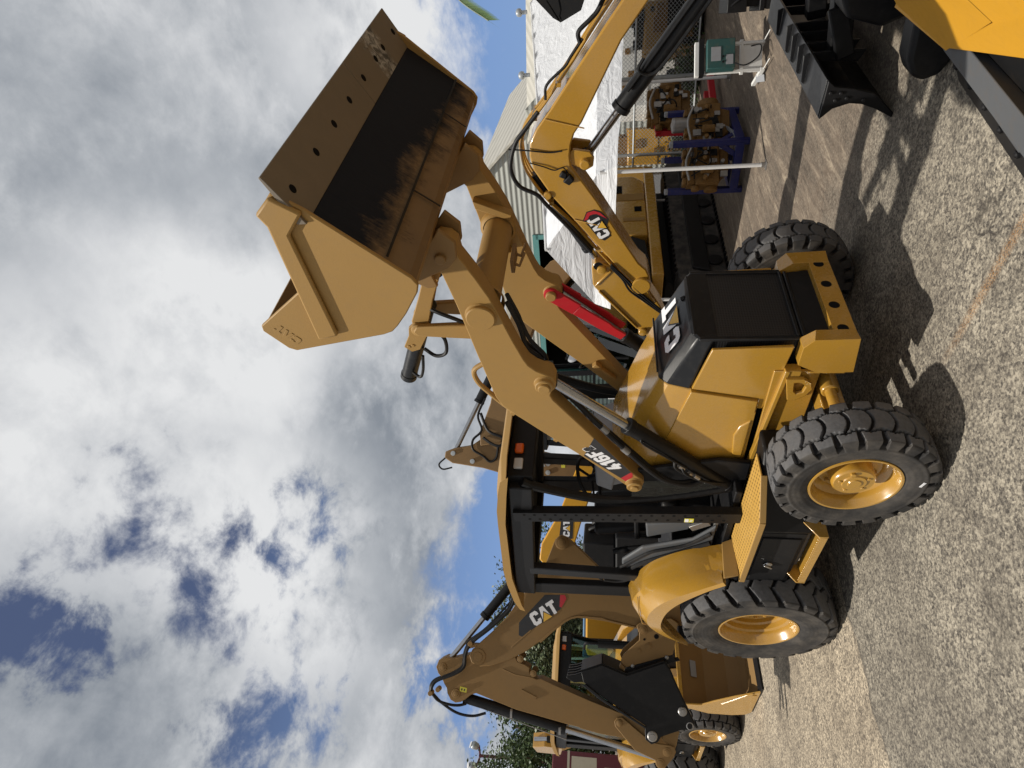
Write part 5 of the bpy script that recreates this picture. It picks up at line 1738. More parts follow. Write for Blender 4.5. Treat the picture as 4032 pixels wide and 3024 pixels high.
sh = thing('storage_shed', 'long low shed with weathered corrugated roof and two roof ventilators behind the white tent', 'shed', (.6, 15.6, 0))
SO = V((.6, 15.6, 0))
g = G()
r0, r1 = V((-1.75, 12.55, 3.62)), V((5.2, 20.6, 3.78))
up = V((-.9, .8, .42))
g.solid([r0 - SO, r1 - SO, r1 + up - SO, r0 + up - SO], [p - V((0, 0, .05)) - SO for p in (r0, r1, r1 + up, r0 + up)])
part('roof', g, 'roofing', sh)
g = G()
g.poly([r0 - SO, r1 - SO, V((r1.x, r1.y, 0)) - SO, V((r0.x, r0.y, 0)) - SO])
part('wall', g, 'siding', sh)
g = G()
q = V((-1.15, 13.0, 3.58))
g.solid([q - SO, q + V((-.35, -.30, .0)) - SO, q + V((-.28, -.24, .36)) - SO], [q + V((-.8, .8, .1)) - SO, q + V((-1.1, .5, .1)) - SO, q + V((-1.0, .6, .45)) - SO])
part('roof_gable', g, 'siding', sh)
for p in ((.30, 14.55, 4.0), (-.80, 13.35, 3.93)):
    g = G().lathe([(.05, -.12), (.05, .02), (.085, .03), (.10, .07), (.10, .11), (.08, .15), (.03, .175), (0, .18)], V(p) - SO, (0, 0, 1), 20)
    part('roof_ventilator', g, 'galv', sh)

# ------------------------------------------------------------------ chain-link fence
fn = thing('chain_link_fence', 'galvanised chain link fence with round posts beside the engines', 'fence', (.2, 9.6, 0))
FO = V((.2, 9.6, 0))
fa, fb = V((-2.6, 9.2, 0)), V((4.6, 10.9, 0))
fd = (fb - fa).normalized()
FL = (fb - fa).length
for i in range(6):
    p = fa + fd * (FL * i / 5) - FO
    g = G().cyl(p, p + V((0, 0, 2.35)), .035 if i % 2 else .05, n=12)
    g.lathe([(.055, 0), (.05, .02), (0, .04)], p + V((0, 0, 2.35)), (0, 0, 1), 12)
    part('post', g, 'galv', fn)
g = G()
for z in (.10, 1.30, 2.30):
    g.tube([fa + V((0, 0, z)) - FO, fb + V((0, 0, z)) - FO], .022, 8)
part('rail', g, 'galv', fn, split=True)
g = G()
nw = int(FL / .075)
for i in range(-32, nw):
    for sgn in (1, -1):
        pts = []
        x0 = i * .075 if sgn > 0 else i * .075 + 2.3
        a0, b0 = (x0, .08), (x0 + sgn * 2.2, 2.28)
        # clip to the panel
        def clip(pa, pb):
            (xa, za), (xb, zb) = pa, pb
            if xa > xb: xa, za, xb, zb = xb, zb, xa, za
            if xb < 0 or xa > FL: return None
            if xa < 0: za += (zb - za) * (0 - xa) / (xb - xa); xa = 0
            if xb > FL: zb = za + (zb - za) * (FL - xa) / (xb - xa); xb = FL
            return (xa, za), (xb, zb)
        c = clip(a0, b0)
        if c:
            (xa, za), (xb, zb) = c
            pa, pb = fa + fd * xa + V((0, 0, za)) - FO, fa + fd * xb + V((0, 0, zb)) - FO
            if (pb - pa).length > .05:
                g.tube([pa, pb], .0035, 4, False)
part('wire_mesh', g, 'galv', fn, dedupe=False)

# ------------------------------------------------------------------ engines, stand, hoist, generator
def engine(name_label, loc, rz, sc, sump=True, air=False):
    t = thing('engine', name_label, 'engine', loc, rz, 'greasy diesel engines in the yard')
    g = G()
    g.box(-.30 * sc, .30 * sc, -.17 * sc, .17 * sc, .0, .34 * sc)
    g.box(-.28 * sc, .28 * sc, -.12 * sc, .12 * sc, .34 * sc, .46 * sc)
    g.prism([(-.24 * sc, 0), (.24 * sc, 0), (.20 * sc, -.14 * sc), (-.10 * sc, -.14 * sc)], 'Y', -.12 * sc, .12 * sc)
    for i in range(4):
        x = (-.22 + i * .145) * sc
        g.cyl((x, -.17 * sc, .20 * sc), (x, -.26 * sc, .22 * sc), .035 * sc, n=10)
        g.box(x - .05 * sc, x + .05 * sc, -.09 * sc, .09 * sc, .46 * sc, .52 * sc)
    block = part('block', g, 'engine', t, bevel=.012)
    g = G()
    g.cyl((.30 * sc, 0, .16 * sc), (.40 * sc, 0, .16 * sc), .17 * sc, .15 * sc, n=24)
    g.cyl((-.30 * sc, .02, .10 * sc), (-.36 * sc, .02, .10 * sc), .10 * sc, n=20)
    g.cyl((-.30 * sc, -.06 * sc, .34 * sc), (-.37 * sc, -.06 * sc, .34 * sc), .06 * sc, n=16)
    g.cyl((-.12 * sc, -.26 * sc, .10 * sc), (-.12 * sc, -.26 * sc, .28 * sc), .055 * sc, n=14)
    part('flywheel_housing', g, 'engine', block, bevel=.006, split=True)
    g = G()
    for i in range(7):
        a, b = random.uniform(-.28, .28), random.uniform(-.28, .28)
        g.hose([(a * sc, -.19 * sc, random.uniform(.1, .4) * sc), ((a + b) / 2 * sc, -.25 * sc, random.uniform(.1, .4) * sc), (b * sc, -.19 * sc, random.uniform(.05, .45) * sc)], .010 * sc, 6)
    for i in range(10):
        x, z = random.uniform(-.26, .26) * sc, random.uniform(.02, .42) * sc
        s = random.uniform(.02, .05) * sc
        g.box(x - s, x + s, -.20 * sc, -.17 * sc, z - s, z + s)
    part('pipework', g, 'black', t)
    g = G()
    for i in range(9):
        x, z = random.uniform(-.27, .27) * sc, random.uniform(-.05, .46) * sc
        s = random.uniform(.015, .045) * sc
        if i % 2: g.cyl((x, -.17 * sc, z), (x, -.24 * sc, z), s, n=12)
        else: g.box(x - s, x + s, -.215 * sc, -.17 * sc, z - s * 1.6, z + s)
    g.hose([(-.25 * sc, -.20 * sc, .44 * sc), (0, -.24 * sc, .49 * sc), (.25 * sc, -.20 * sc, .40 * sc)], .018 * sc, 8)
    part('fitting', g, 'steel', t, split=True)
    if air:
        g = G().cyl((.06 * sc, 0, .46 * sc), (.06 * sc, 0, .66 * sc), .11 * sc, n=24)
        g.lathe([(.115 * sc, 0), (.11 * sc, .03), (.02, .05), (0, .05)], (.06 * sc, 0, .66 * sc), (0, 0, 1), 24)
        part('air_cleaner', g, 'steel', t, bevel=.006)
    return t
engine('greasy yellow engine hanging from the red hoist', (.98, 6.90, .72), .85, 1.0)
engine('greasy yellow engine low on the blue stand with a round grey filter on top', (1.28, 5.52, .33), .85, .92, air=True)
engine('brown yellow engine between the blue posts behind the white tent pole', (.93, 5.05, .36), .85, .92)
st = thing('engine_stand', 'dark blue steel engine stand with upright posts', 'stand', (1.05, 5.4, 0))
TO = V((1.05, 5.4, 0))
posts = [((1.305, 5.958), 1.0), ((1.33, 4.98), 1.0), ((.631, 4.959), 1.02), ((.60, 5.93), 1.0)]
for (x, y), h in posts:
    g = G().beam(V((x, y, .0)) - TO, V((x, y, h)) - TO, .075, .075, (1, 0, 0))
    po = part('post', g, 'blue', st, bevel=.006)
    g = G().beam(V((x, y, h)) - TO, V((x, y, h + .05)) - TO, .066, .066, (1, 0, 0))
    part('post_cap', g, 'light_grey', po, bevel=.008)
g = G()
for a, b in ((0, 1), (1, 2), (2, 3), (3, 0)):
    p, q = V((*posts[a][0], .12)) - TO, V((*posts[b][0], .12)) - TO
    g.beam(p, q, .09, .11)
for a, b in ((0, 1), (1, 0), (1, 2)):
    p, q = V((*posts[a][0], 0)), V((*posts[b][0], 0))
    m = p.lerp(q, .28)
    g.beam(V((p.x, p.y, .42)) - TO, V((m.x, m.y, .14)) - TO, .012, .07)
part('base_frame', g, 'blue', st, bevel=.006)
g = G()
p, q = V((1.30, 5.95, .30)) - TO, V((1.32, 5.05, .16)) - TO
g.beam(p, q, .04, .012)
p, q = V((1.31, 5.75, .40)) - TO, V((1.33, 5.20, .15)) - TO
g.beam(p, q, .04, .012)
part('brace', g, 'light_grey', st, split=True)
hs = thing('engine_hoist', 'red folding engine hoist with long floor legs', 'hoist', (.75, 7.2, 0))
HO = V((.75, 7.2, 0))
g = G()
g.beam(V((.68, 6.65, .14)) - HO, V((.70, 6.66, 1.10)) - HO, .09, .09, (1, 0, 0))
g.beam(V((.70, 6.60, 1.06)) - HO, V((1.05, 7.0, 1.18)) - HO, .08, .08)
hm = part('mast', g, 'red', hs, bevel=.006)
for o in (0, .38):
    g = G().beam(V((.64 - o, 6.72 + o * .5, .14)) - HO, V((.98 - o, 8.15 + o * .3, .12)) - HO, .10, .10)
    lg = part('leg', g, 'red', hs, bevel=.006)
    p = V((.98 - o, 8.15 + o * .3, .05)) - HO
    g = G().cyl(p - V((.03, 0, 0)), p + V((.03, 0, 0)), .05, n=16)
    g.beam(p, p + V((0, .0, .07)), .05, .05, (1, 0, 0))
    part('caster', g, 'black', lg)
g = G().cyl(V((.72, 6.70, .45)) - HO, V((.86, 6.84, 1.08)) - HO, .035)
part('jack', g, 'light_grey', hs)

wg = thing('engine_tester', 'dark green control box on a white wheeled steel frame', 'test bench', (2.45, 4.85, 0), math.radians(43))
g = G()
for x in (-.16, .16):
    g.beam((x, 0, .06), (x, 0, .84), .035, .035, (1, 0, 0))
    g.beam((x, -.02, .06), (x, .45, .06), .04, .05)
    g.beam((x, -.30, .05), (x, .0, .05), .012, .012)
g.beam((-.2, 0, .82), (.2, 0, .82), .06, .05)
g.beam((-.2, 0, .30), (.2, 0, .30), .03, .04)
g.box(-.14, .14, .0, .02, .06, .28)
part('frame', g, 'white', wg, bevel=.004)
g = G()
g.box(-.17, .17, -.15, -.02, .40, .72)
bx = part('control_box', g, 'green', wg, bevel=.008)
g = G()
g.box(-.085, .075, -.156, -.15, .565, .675)
g.box(-.13, -.02, -.157, -.15, .425, .505)
part('label', g, 'light_grey', bx, split=True)
g = G()
for x in (-.10, -.04): g.cyl((x + .2 * 0, -.152, .56 - .02), (x, -.165, .54), .012, n=10)
g.box(-.19, .22, -.06, .06, .74, .80)
g.hose([(-.12, -.16, .42), (-.18, -.22, .30), (-.10, -.24, .16), (.05, -.18, .12), (.10, -.05, .20)], .008, 6)
part('switch', g, 'black', bx, split=True)
g = G().box(-.38, -.18, -.12, .0, .10, .11)
bxx = thing('paper_sheet', 'small white sheet leaning at the foot of the white frame', 'sheet', (2.20, 4.80, .0), math.radians(30))
part('sheet', G().solid([(-.04, -.07, .01), (.04, -.06, .02), (.05, .06, .09), (-.03, .05, .08)], [(-.04, -.07, .014), (.04, -.06, .024), (.05, .06, .094), (-.03, .05, .084)]), 'light_grey', bxx)
g.bm.free()
tc2 = thing('tool_cart', 'low black and grey cart with cables beside the green control box', 'cart', (3.15, 5.35, 0), .3)
g = G()
g.box(-.35, .35, -.3, .3, .10, .16)
g.box(-.30, .30, -.25, .25, .16, .30)
g.box(-.35, -.15, -.3, .3, .3, .52)
part('deck', g, 'black', tc2, bevel=.01)
g = G()
g.box(-.05, .30, -.22, .22, .30, .36)
part('tray', g, 'light_grey', tc2, bevel=.008)
g = G()
for x in (-.28, .28):
    for y in (-.27, .27):
        g.cyl((x, y - .02, .06), (x, y + .02, .06), .06, n=14)
part('wheel', g, 'hose', tc2, split=True)
g = G()
for k in range(4):
    g.hose([(-.3 + .1 * k, -.28, .5), (-.1 + .1 * k, -.40, .30 + .05 * k), (.1, -.35, .45), (.3 - .1 * k, -.3, .2)], .010, 6)
part('cable', g, 'hose', tc2, split=True)

# ------------------------------------------------------------------ parked tracked excavator behind the tent
px = thing('excavator', 'dusty yellow tracked excavator body with thick black tracks parked in the shade of the tent', 'excavator', (-1.6, 6.4, 0))
XO = V((-1.6, 6.4, 0))
for x in (-1.05, .55):
    g = G()
    pr = [(-2.1,.42),(-1.95,.16),(-1.7,.04),(1.5,.04),(1.8,.16),(1.95,.42),(1.85,.68),(1.6,.80),(-1.75,.80),(-2.0,.66)]
    g.prism(pr, 'X', x, x + .42)
    tr_ = part('track', g, 'rubber', px, bevel=.02)
    g = G()
    for i in range(26):
        y = -1.75 + i * .13
        g.box(x - .02, x + .44, y, y + .05, .80, .83)
        g.box(x - .02, x + .44, y, y + .05, .005, .04)
    part('track_shoe', g, 'black', tr_, split=True)
    g = G()
    g.prism([(-1.7,.30),(1.5,.30),(1.4,.56),(-1.6,.56)], 'X', x + .42, x + .47)
    for i in range(6):
        y = -1.4 + i * .55
        g.cyl((x + .40, y, .20), (x + .46, y, .20), .12, n=18)
    part('track_frame', g, 'black', tr_, bevel=.01)
g = G()
g.box(-.7, .6, -1.5, 1.3, .55, .95)
part('undercarriage', g, 'black', px, bevel=.02)
g = G()
g.prism([(-1.9,1.02),(1.35,1.02),(1.40,1.20),(-1.9,1.20)], 'X', -1.15, 1.13)
part('skirt', g, 'yellow', px, bevel=.02)
g = G()
g.prism([(-.75,1.20),(.95,1.20),(1.15,1.38),(1.15,1.92),(-.5,1.92),(-.75,1.55)], 'X', -1.10, 1.06)
hp_ = part('house', g, 'yellow', px, bevel=.03, seg=3)
g = G()
for y0, y1, z0, z1, m in ((-.20, .10, 1.72, 1.88, 0), (.55, .80, 1.60, 1.86, 0), (-.05, .10, 1.28, 1.40, 0)):
    g.box(1.06, 1.068, y0, y1, z0, z1)
part('vent', g, 'dark_in', hp_, split=True)
g = G()
g.box(1.06, 1.072, .30, .52, 1.22, 1.88)
g.box(1.06, 1.072, -.35, -.25, 1.24, 1.60)
part('door_panel', g, 'ochre', hp_, bevel=.004, split=True)
g = G()
g.prism([(-1.85,1.2),(-.8,1.2),(-.8,2.6),(-1.5,2.6)], 'X', -1.1, -.2)
part('cab', g, 'dark_glass', px, bevel=.03)
g = G()
g.prism([(-2.4,1.20),(-1.5,1.20),(-.9,1.25),(-.75,1.50),(-1.3,1.50)], 'X', .3, 1.05)
part('tool_box', g, 'plastic', px, bevel=.02)

# ------------------------------------------------------------------ far excavator with a raised brown boom (seen over the cab)
fx = thing('excavator', 'brown shaded excavator with a tall raised boom standing behind the cab', 'excavator', (-6.2, 5.4, 0))
XX = V((-6.2, 5.4, 0))
def fq(p): return V(p) - XX
# picture-facing vertical plane at a real place
FU = V((.677, .736, 0)); FN = V((.736, -.677, 0)); F0 = V((-4.90, 4.25, 0))
def fpt(u, z, o=0): return F0 + FU * u + V((0, 0, z)) + FN * o - XX
def fpr(g, pts, a, b): return g.fprism(pts, F0 - XX, FU, V((0, 0, 1)), FN, a, b)
g = G()
fpr(g, [(-.04,5.22),(.09,5.20),(.16,5.02),(.22,4.65),(.46,4.30),(.40,4.05),(.30,3.90),(.18,3.5),(.05,2.9),(-.05,2.2),(-.55,2.2),(-.50,3.4),(-.36,3.95),(-.24,4.4),(-.15,5.05)], -.12, .12)
fb1 = part('stick', g, 'shaded_brown', fx, bevel=.02)
g = G()
fpr(g, [(.22,4.45),(.30,4.02),(.55,3.86),(1.20,3.70),(2.1,3.55),(3.0,3.20),(3.8,2.5),(4.1,2.0),(4.4,2.1),(4.0,3.0),(3.2,3.72),(2.1,4.06),(1.1,4.24),(.5,4.46)], -.16, .16)
part('boom', g, 'shaded_brown', fx, bevel=.02)
a, b = fpt(.06, 5.03), fpt(1.95, 4.10)
hyd(fx, b, a, .42, .10, .05, 'stick_cylinder', barrel='black', eye=False)
g = G()
g.hose([fpt(1.2,4.36,.1), fpt(.85,4.50,.14), fpt(.55,4.42,.15), fpt(.35,4.60,.16), fpt(.15,4.60,.16), fpt(.02,4.40,.15), fpt(-.10,4.25,.14), fpt(-.02,4.12,.14), fpt(.20,4.08,.14)], .025, 7)
g.hose([fpt(.9,4.45,.12), fpt(.55,4.28,.2), fpt(.42,4.0,.2), fpt(.35,3.9,.1)], .03, 7)
g.hose([fpt(.40,4.38,.2), fpt(.28,4.20,.22), fpt(.24,4.02,.22), fpt(.40,3.9,.16)], .03, 7)
g.hose([fpt(-.04,5.20,.1), fpt(-.18,5.34,.1), fpt(-.28,5.26,.1), fpt(-.24,5.06,.1)], .018, 7)
part('hose', g, 'hose', fx, split=True)
g = G()
for u, z in ((.06, 5.03), (-.10, 4.62), (-.12, 3.05), (-.30, 3.05), (.62, 4.06)):
    g.lathe([(.05, 0), (.05, .02), (0, .025)], fpt(u, z, .13), FN, 18)
g.beam(fpt(-.08, 3.40, .15), fpt(-.12, 3.15, .15), .03, .04)
g.beam(fpt(-.12, 3.15, .15), fpt(-.18, 3.12, .15), .03, .04)
part('fitting', g, 'galv', fx, split=True)
g = G()
fpr(g, [(-.07,2.78),(-.20,2.78),(-.20,2.70),(-.07,2.70)], .12, .124)
part('warning_label', g, 'label_yellow', fx)
g = G()
fpr(g, [(2.5,1.0),(6.0,1.0),(6.0,2.3),(4.8,2.4),(4.6,1.8),(2.5,1.6)], -2.2, -.3)
part('house', g, 'yellow', fx, bevel=.04)
g = G()
fpr(g, [(2.6,1.6),(4.0,1.7),(4.0,3.0),(2.9,3.0)], -1.6, -.4)
part('cab', g, 'dark_glass', fx, bevel=.04)
for o in (-2.4, -.6):
    g = fpr(G(), [(2.0,.3),(2.2,.05),(5.8,.05),(6.0,.3),(5.8,.75),(2.3,.75)], o, o + .5)
    part('track', g, 'rubber', fx, bevel=.03)

# ------------------------------------------------------------------ dark cabbed wheel loader in the gap between the loader arms
wl_ = thing('wheel_loader', 'dark cabbed wheel loader with mirror and glass, seen between the loader arms', 'wheel loader', (-3.6, 4.6, 0), math.radians(40))
g = G()
g.box(-.75, .75, -.8, .8, .9, 1.55)
g.box(-1.6, -.7, -.7, .7, .8, 1.7)
part('body', g, 'plastic', wl_, bevel=.04)
g = G()
for x in (-.7, .7):
    for y in (-.75, .75):
        g.beam((x, y, 1.5), (x * .9, y * .93, 2.95), .09, .09, (1, 0, 0))
g.box(-.75, .75, -.8, .8, 2.95, 3.08)
g.beam((-.7, -.75, 2.1), (.7, -.75, 2.1), .05, .05)
g.tube(smooth([(.72, -.5, 1.6), (.78, -.5, 2.1), (.72, -.5, 2.35), (.72, .4, 2.35)], 4), .02, 8)
cf = part('cab_frame', g, 'black', wl_, bevel=.012)
g = G()
g.poly([(.70, -.7, 1.6), (.70, .7, 1.6), (.63, .66, 2.9), (.63, -.66, 2.9)])
g.poly([(-.66, -.745, 1.6), (.66, -.745, 1.6), (.6, -.70, 2.9), (-.6, -.70, 2.9)])
part('cab_glass', g, 'dark_glass', cf, split=True)
g = G()
g.cyl((.95, -.95, 1.5), (.95, -.95, 2.6), .025, n=10)
g.beam((.7, -.8, 2.2), (.95, -.95, 2.2), .02, .02)
mr_ = part('mirror_arm', g, 'plastic', wl_)
g = G().lathe([(.0, -.02), (.10, -.015), (.12, .0), (.09, .03), (0, .04)], (.97, -.98, 2.45), (.6, -.5, .4), 20)
part('mirror', g, 'light_grey', mr_)
g = G()
g.box(-.3, .3, -.3, .3, 1.55, 1.75)
g.box(-.35, -.2, -.3, .3, 1.7, 2.4)
part('seat', g, 'seat', wl_, bevel=.03)
for x in (-1.1, 1.0):
    for y in (-.85, .85):
        g = G().cyl((x, y - .22, .65), (x, y + .22, .65), .65, n=32)
        o = part('wheel', g, 'rubber', wl_, bevel=.06, seg=3)
        g = G().cyl((x, y - .23, .65), (x, y + .23, .65), .33, n=28)
        part('rim', g, 'yellow', o, bevel=.02)
g = G()
g.box(.7, 1.2, -.6, .6, .9, 1.5)
g.prism([(1.0,1.2),(2.2,.5),(2.3,.7),(1.1,1.5)], 'Y', -.5, -.35)
g.prism([(1.0,1.2),(2.2,.5),(2.3,.7),(1.1,1.5)], 'Y', .35, .5)
part('front_frame', g, 'yellow', wl_, bevel=.02)
sg = thing('notice_board', 'white notice board with black marks behind the red strut', 'sign', (-2.05, 3.4, 0), math.radians(40))
g = G().box(-.02, .02, -.17, .17, 1.52, 1.86)
b_ = part('panel', g, 'decal_white', sg, bevel=.004)
g = G()
for y, z in ((-.02, 1.70), (-.02, 1.75), (.08, 1.79), (.10, 1.60)):
    g.box(.02, .023, y - .018, y + .018, z - .014, z + .014)
part('mark', g, 'decal_black', b_, split=True)
g = G().beam((-.03, 0, 0), (-.03, 0, 1.6), .04, .04, (1, 0, 0))
part('post', g, 'galv', sg)

cp = thing('compressor', 'dark compressor set on skids with pipes behind the driving seat', 'compressor', (-4.4, 2.2, 0), math.radians(40))
g = G()
g.box(-.5, .5, -1.3, 1.2, .15, 1.75)
g.box(-.4, .35, -1.2, -.3, 1.75, 2.25)
g.box(-.4, .35, -.1, .9, 1.75, 2.10)
part('casing', g, 'plastic', cp, bevel=.03)
g = G()
for k in range(7):
    y = -.9 + k * .28
    g.hose([(.48, y, 1.5), (.54, y + .05, 1.8 + .06 * (k % 3)), (.40, y + .15, 2.15 - .05 * k), (.30, y + .2, 1.9)], .03, 7)
part('pipe', g, 'hose', cp, split=True)
g = G()
for y in (-.8, .6):
    g.box(-.55, .55, y - .08, y + .08, 0, .15)
part('skid', g, 'black', cp, split=True)
g = G()
g.box(.50, .515, -.7, -.35, .9, 1.2)
g.box(.50, .515, .2, .42, .95, 1.15)
part('panel', g, 'grey_plastic', cp, split=True)

# small orange excavator seen through the cab
sx = thing('excavator', 'small orange yellow excavator with thin boom seen through the open cab', 'excavator', (-4.0, 4.6, 0))
XS = V((-4.0, 4.6, 0))
S0 = V((-5.45, 2.72, 0))
def spr(g, pts, a, b): return g.fprism(pts, S0 - XS, FU, V((0, 0, 1)), FN, a, b)
g = G()
spr(g, [(-.55,3.02),(-.40,3.16),(-.10,3.12),(.50,2.78),(1.5,2.40),(2.6,1.7),(2.6,1.4),(1.5,1.95),(.45,2.32),(-.02,2.46),(-.30,2.52),(-.55,2.72)], -.13, .13)
o = part('boom', g, 'bright_yellow', sx, bevel=.02)
g = G()
spr(g, [(.02,2.52),(.36,2.50),(.40,2.62),(.36,2.74),(.02,2.78)], .132, .135)
g.mat(3)
spr(g, [(.36,2.50),(.44,2.52),(.46,2.64),(.38,2.76),(.36,2.74),(.40,2.62)], .132, .136)
cat_mark(g, S0 - XS + FU * .06 + V((0, 0, 2.575)) + FN * .135, FU, V((0, 0, 1)), FN, .125, .004, 0.0)
part('logo_decal', g, DEC, o)
hyd(sx, S0 + V((0, 0, 3.12)) + FU * 1.9 - XS, S0 + V((0, 0, 3.22)) - FU * .35 - XS, .55, .055, .04, 'stick_cylinder', barrel='steel', eye=False)
g = G()
spr(g, [(-.55,2.95),(-.40,3.05),(-.45,2.2),(-.7,1.4),(-.85,1.4),(-.75,2.2)], -.1, .1)
part('stick', g, 'bright_yellow', sx, bevel=.02)
g = spr(G(), [(2.3,.8),(4.0,.8),(4.0,1.7),(2.6,1.7),(2.3,1.5)], -1.6, -.1)
part('house', g, 'bright_yellow', sx, bevel=.05)
g = spr(G(), [(1.9,.3),(2.1,.05),(4.0,.05),(4.2,.3),(4.0,.7),(2.1,.7)], -1.6, -.1)
part('track', g, 'rubber', sx, bevel=.04)

# ------------------------------------------------------------------ far yard on the left
bt = thing('dump_truck', 'pale blue truck body with a white grab rail beyond the parked loader', 'truck', (-9.6, 2.7, 0), math.radians(-15))
g = G().box(-1.6, .6, -.75, .75, 1.45, 2.40)
bdy = part('body', g, 'sky_blue', bt, bevel=.03)
g = G()
for x in (-1.6, -.5, .6):
    g.box(x - .03, x + .03, -.78, -.75, 1.45, 2.4)
part('body_rib', g, 'sky_blue', bdy, split=True)
g = G()
g.box(-1.8, 2.0, -.5, .5, .8, 1.1)
g.box(.8, 2.0, -.75, .75, 1.0, 2.3)
part('chassis', g, 'bright_yellow', bt, bevel=.04)
g = G().tube(smooth([(.6, -.8, 2.3), (.6, -.8, 2.75), (.6, -.55, 2.78), (.6, -.55, 2.4)], 3), .025, 8)
part('grab_rail', g, 'white', bt)
for x in (-1.2, 1.4):
    for y in (-.7, .7):
        part('wheel', G().cyl((x, y - .15, .5), (x, y + .15, .5), .5, n=28), 'rubber', bt, bevel=.05)
fl = thing('forklift', 'yellow forklift mast with hanging chains in front of the trees', 'forklift', (-13.0, 2.9, 0))
g = G()
for y in (-.45, .45):
    g.beam((0, y, .3), (0, y, 3.2), .12, .10, (1, 0, 0))
g.beam((0, -.45, 3.2), (0, .45, 3.2), .1, .1)
g.beam((0, -.45, 2.2), (0, .45, 2.2), .1, .1)
part('mast', g, 'ochre', fl, bevel=.01)
g = G()
g.box(-1.8, -.2, -.55, .55, .4, 1.5)
part('body', g, 'bright_yellow', fl, bevel=.05)
for x in (-1.5, -.4):
    for y in (-.5, .5):
        part('wheel', G().cyl((x, y - .1, .3), (x, y + .1, .3), .3, n=24), 'rubber', fl, bevel=.03)
tr = thing('trailer', 'maroon and cream panelled trailer below the lamp post', 'trailer', (-13.4, .1, 0))
g = G().box(-2.0, .3, -1.6, .62, .7, 3.25)
tb_ = part('body', g, 'maroon', tr, bevel=.03)
g = G()
for z0, z1, y0, y1 in ((2.1, 2.75, -.1, .5), (1.2, 1.9, -.3, .3), (2.8, 2.86, -1.5, .62)):
    g.box(.30, .31, y0, y1, z0, z1)
part('panel', g, 'cream', tb_, split=True)
for x in (-1.6, -.4):
    part('wheel', G().cyl((x, -1.5, .45), (x, .5, .45), .45, n=24), 'rubber', tr, bevel=.04)
lp = thing('lamp_post', 'thin rust red lamp post with two floodlights on a crossbar', 'lamp post', (-22.9, 2.35, 0))
g = G().cyl((0, 0, 0), (.05, .02, 6.9), .09, .06, n=12)
g.tube([(.05, -.35, 6.95), (.05, .0, 6.85), (.05, .38, 6.95)], .04, 8)
pm = part('pole', g, 'maroon', lp)
for y in (-.36, .36):
    g = G().lathe([(.05, -.16), (.12, -.12), (.16, .05), (.14, .14), (.05, .20), (0, .20)], (.05, y, 7.10), (.5, y * .5, 1), 16)
    part('lamp_head', g, 'galv', lp, smooth_ang=50)
    g = G().lathe([(.13, .0), (0, .02)], V((.05, y, 7.10)) + V((.05, y * .05, .2)), (.5, y * .5, 1), 16)
    part('lens', g, 'lamp_lens', lp)

# yard clutter behind the fence
def crate(label, loc, rz, sx_, sy_, sz_, mat, cat='crate', name='machine_crate'):
    t = thing(name, label, cat, loc, rz)
    g = G().box(-sx_ / 2, sx_ / 2, -sy_ / 2, sy_ / 2, .08, sz_)
    b = part('body', g, mat, t, bevel=.02)
    g = G()
    for k in (-.4, 0, .4):
        g.box(-sx_ / 2 - .012, sx_ / 2 + .012, k * sy_ - .03, k * sy_ + .03, .08, sz_ + .012)
    g.box(-sx_ / 2 - .014, sx_ / 2 + .014, -sy_ / 2 - .014, sy_ / 2 + .014, sz_ * .5 - .03, sz_ * .5 + .03)
    part('band', g, mat, b)
    rk = random.Random(int(abs(loc[0] * 100) + loc[1] * 10))
    g = G()
    for k in range(9):
        x, y = rk.uniform(-.42, .42) * sx_, rk.uniform(-.42, .42) * sy_
        a, h = rk.uniform(.05, .16), rk.uniform(.05, .30)
        g.box(x - a, x + a, y - a * .8, y + a * .8, sz_ + .012, sz_ + h)
    for k in range(6):
        z, x = rk.uniform(.2, sz_ - .1), rk.uniform(-.4, .4) * sx_
        a = rk.uniform(.04, .12)
        g.box(x - a, x + a, -sy_ / 2 - .04, -sy_ / 2, z - a, z + a * .7)
    part('fitting', g, rk.choice(['plastic', 'steel', 'engine', 'grey_plastic']), b, split=True)
    g = G()
    for x in (-sx_ / 2 + .06, sx_ / 2 - .06):
        g.box(x - .05, x + .05, -sy_ / 2, sy_ / 2, 0, .08)
    part('skid', g, 'bark', t, split=True)
    return t
crate('yellow boxed power unit behind the fence wire', (2.9, 11.4, 0), .6, 1.5, 1.2, 1.35, 'label_yellow', 'power unit', 'power_unit')
crate('orange yellow crate catching the sun behind the fence', (-2.0, 11.6, 0), .4, .8, .8, 1.35, 'yellow')
crate('stacked pale boxes on a skid behind the fence', (-.6, 12.3, 0), .8, 1.8, .9, 1.9, 'white')
crate('brown yellow crate under the fence top rail', (.7, 11.2, 0), .7, .9, .8, 1.1, 'ochre')
crate('low dark crate at the foot of the fence', (1.4, 10.6, 0), .3, 1.4, .6, .7, 'plastic')
crate('tall pale cabinet standing behind the fence beside the orange crate', (-3.3, 11.8, 0), .3, .9, .7, 2.1, 'light_grey', 'cabinet', 'steel_cabinet')
crate('grey green cabinet behind the middle of the fence', (2.0, 12.6, 0), .5, 1.2, .8, 1.7, 'siding', 'cabinet', 'steel_cabinet')
crate('long low brown timber box along the fence foot', (-.4, 10.35, 0), .22, 1.6, .4, .45, 'bark', 'box', 'timber_box')
crate('dark red drum rack behind the fence', (1.7, 11.5, 0), .2, .7, .6, 1.0, 'maroon', 'rack', 'drum_rack')
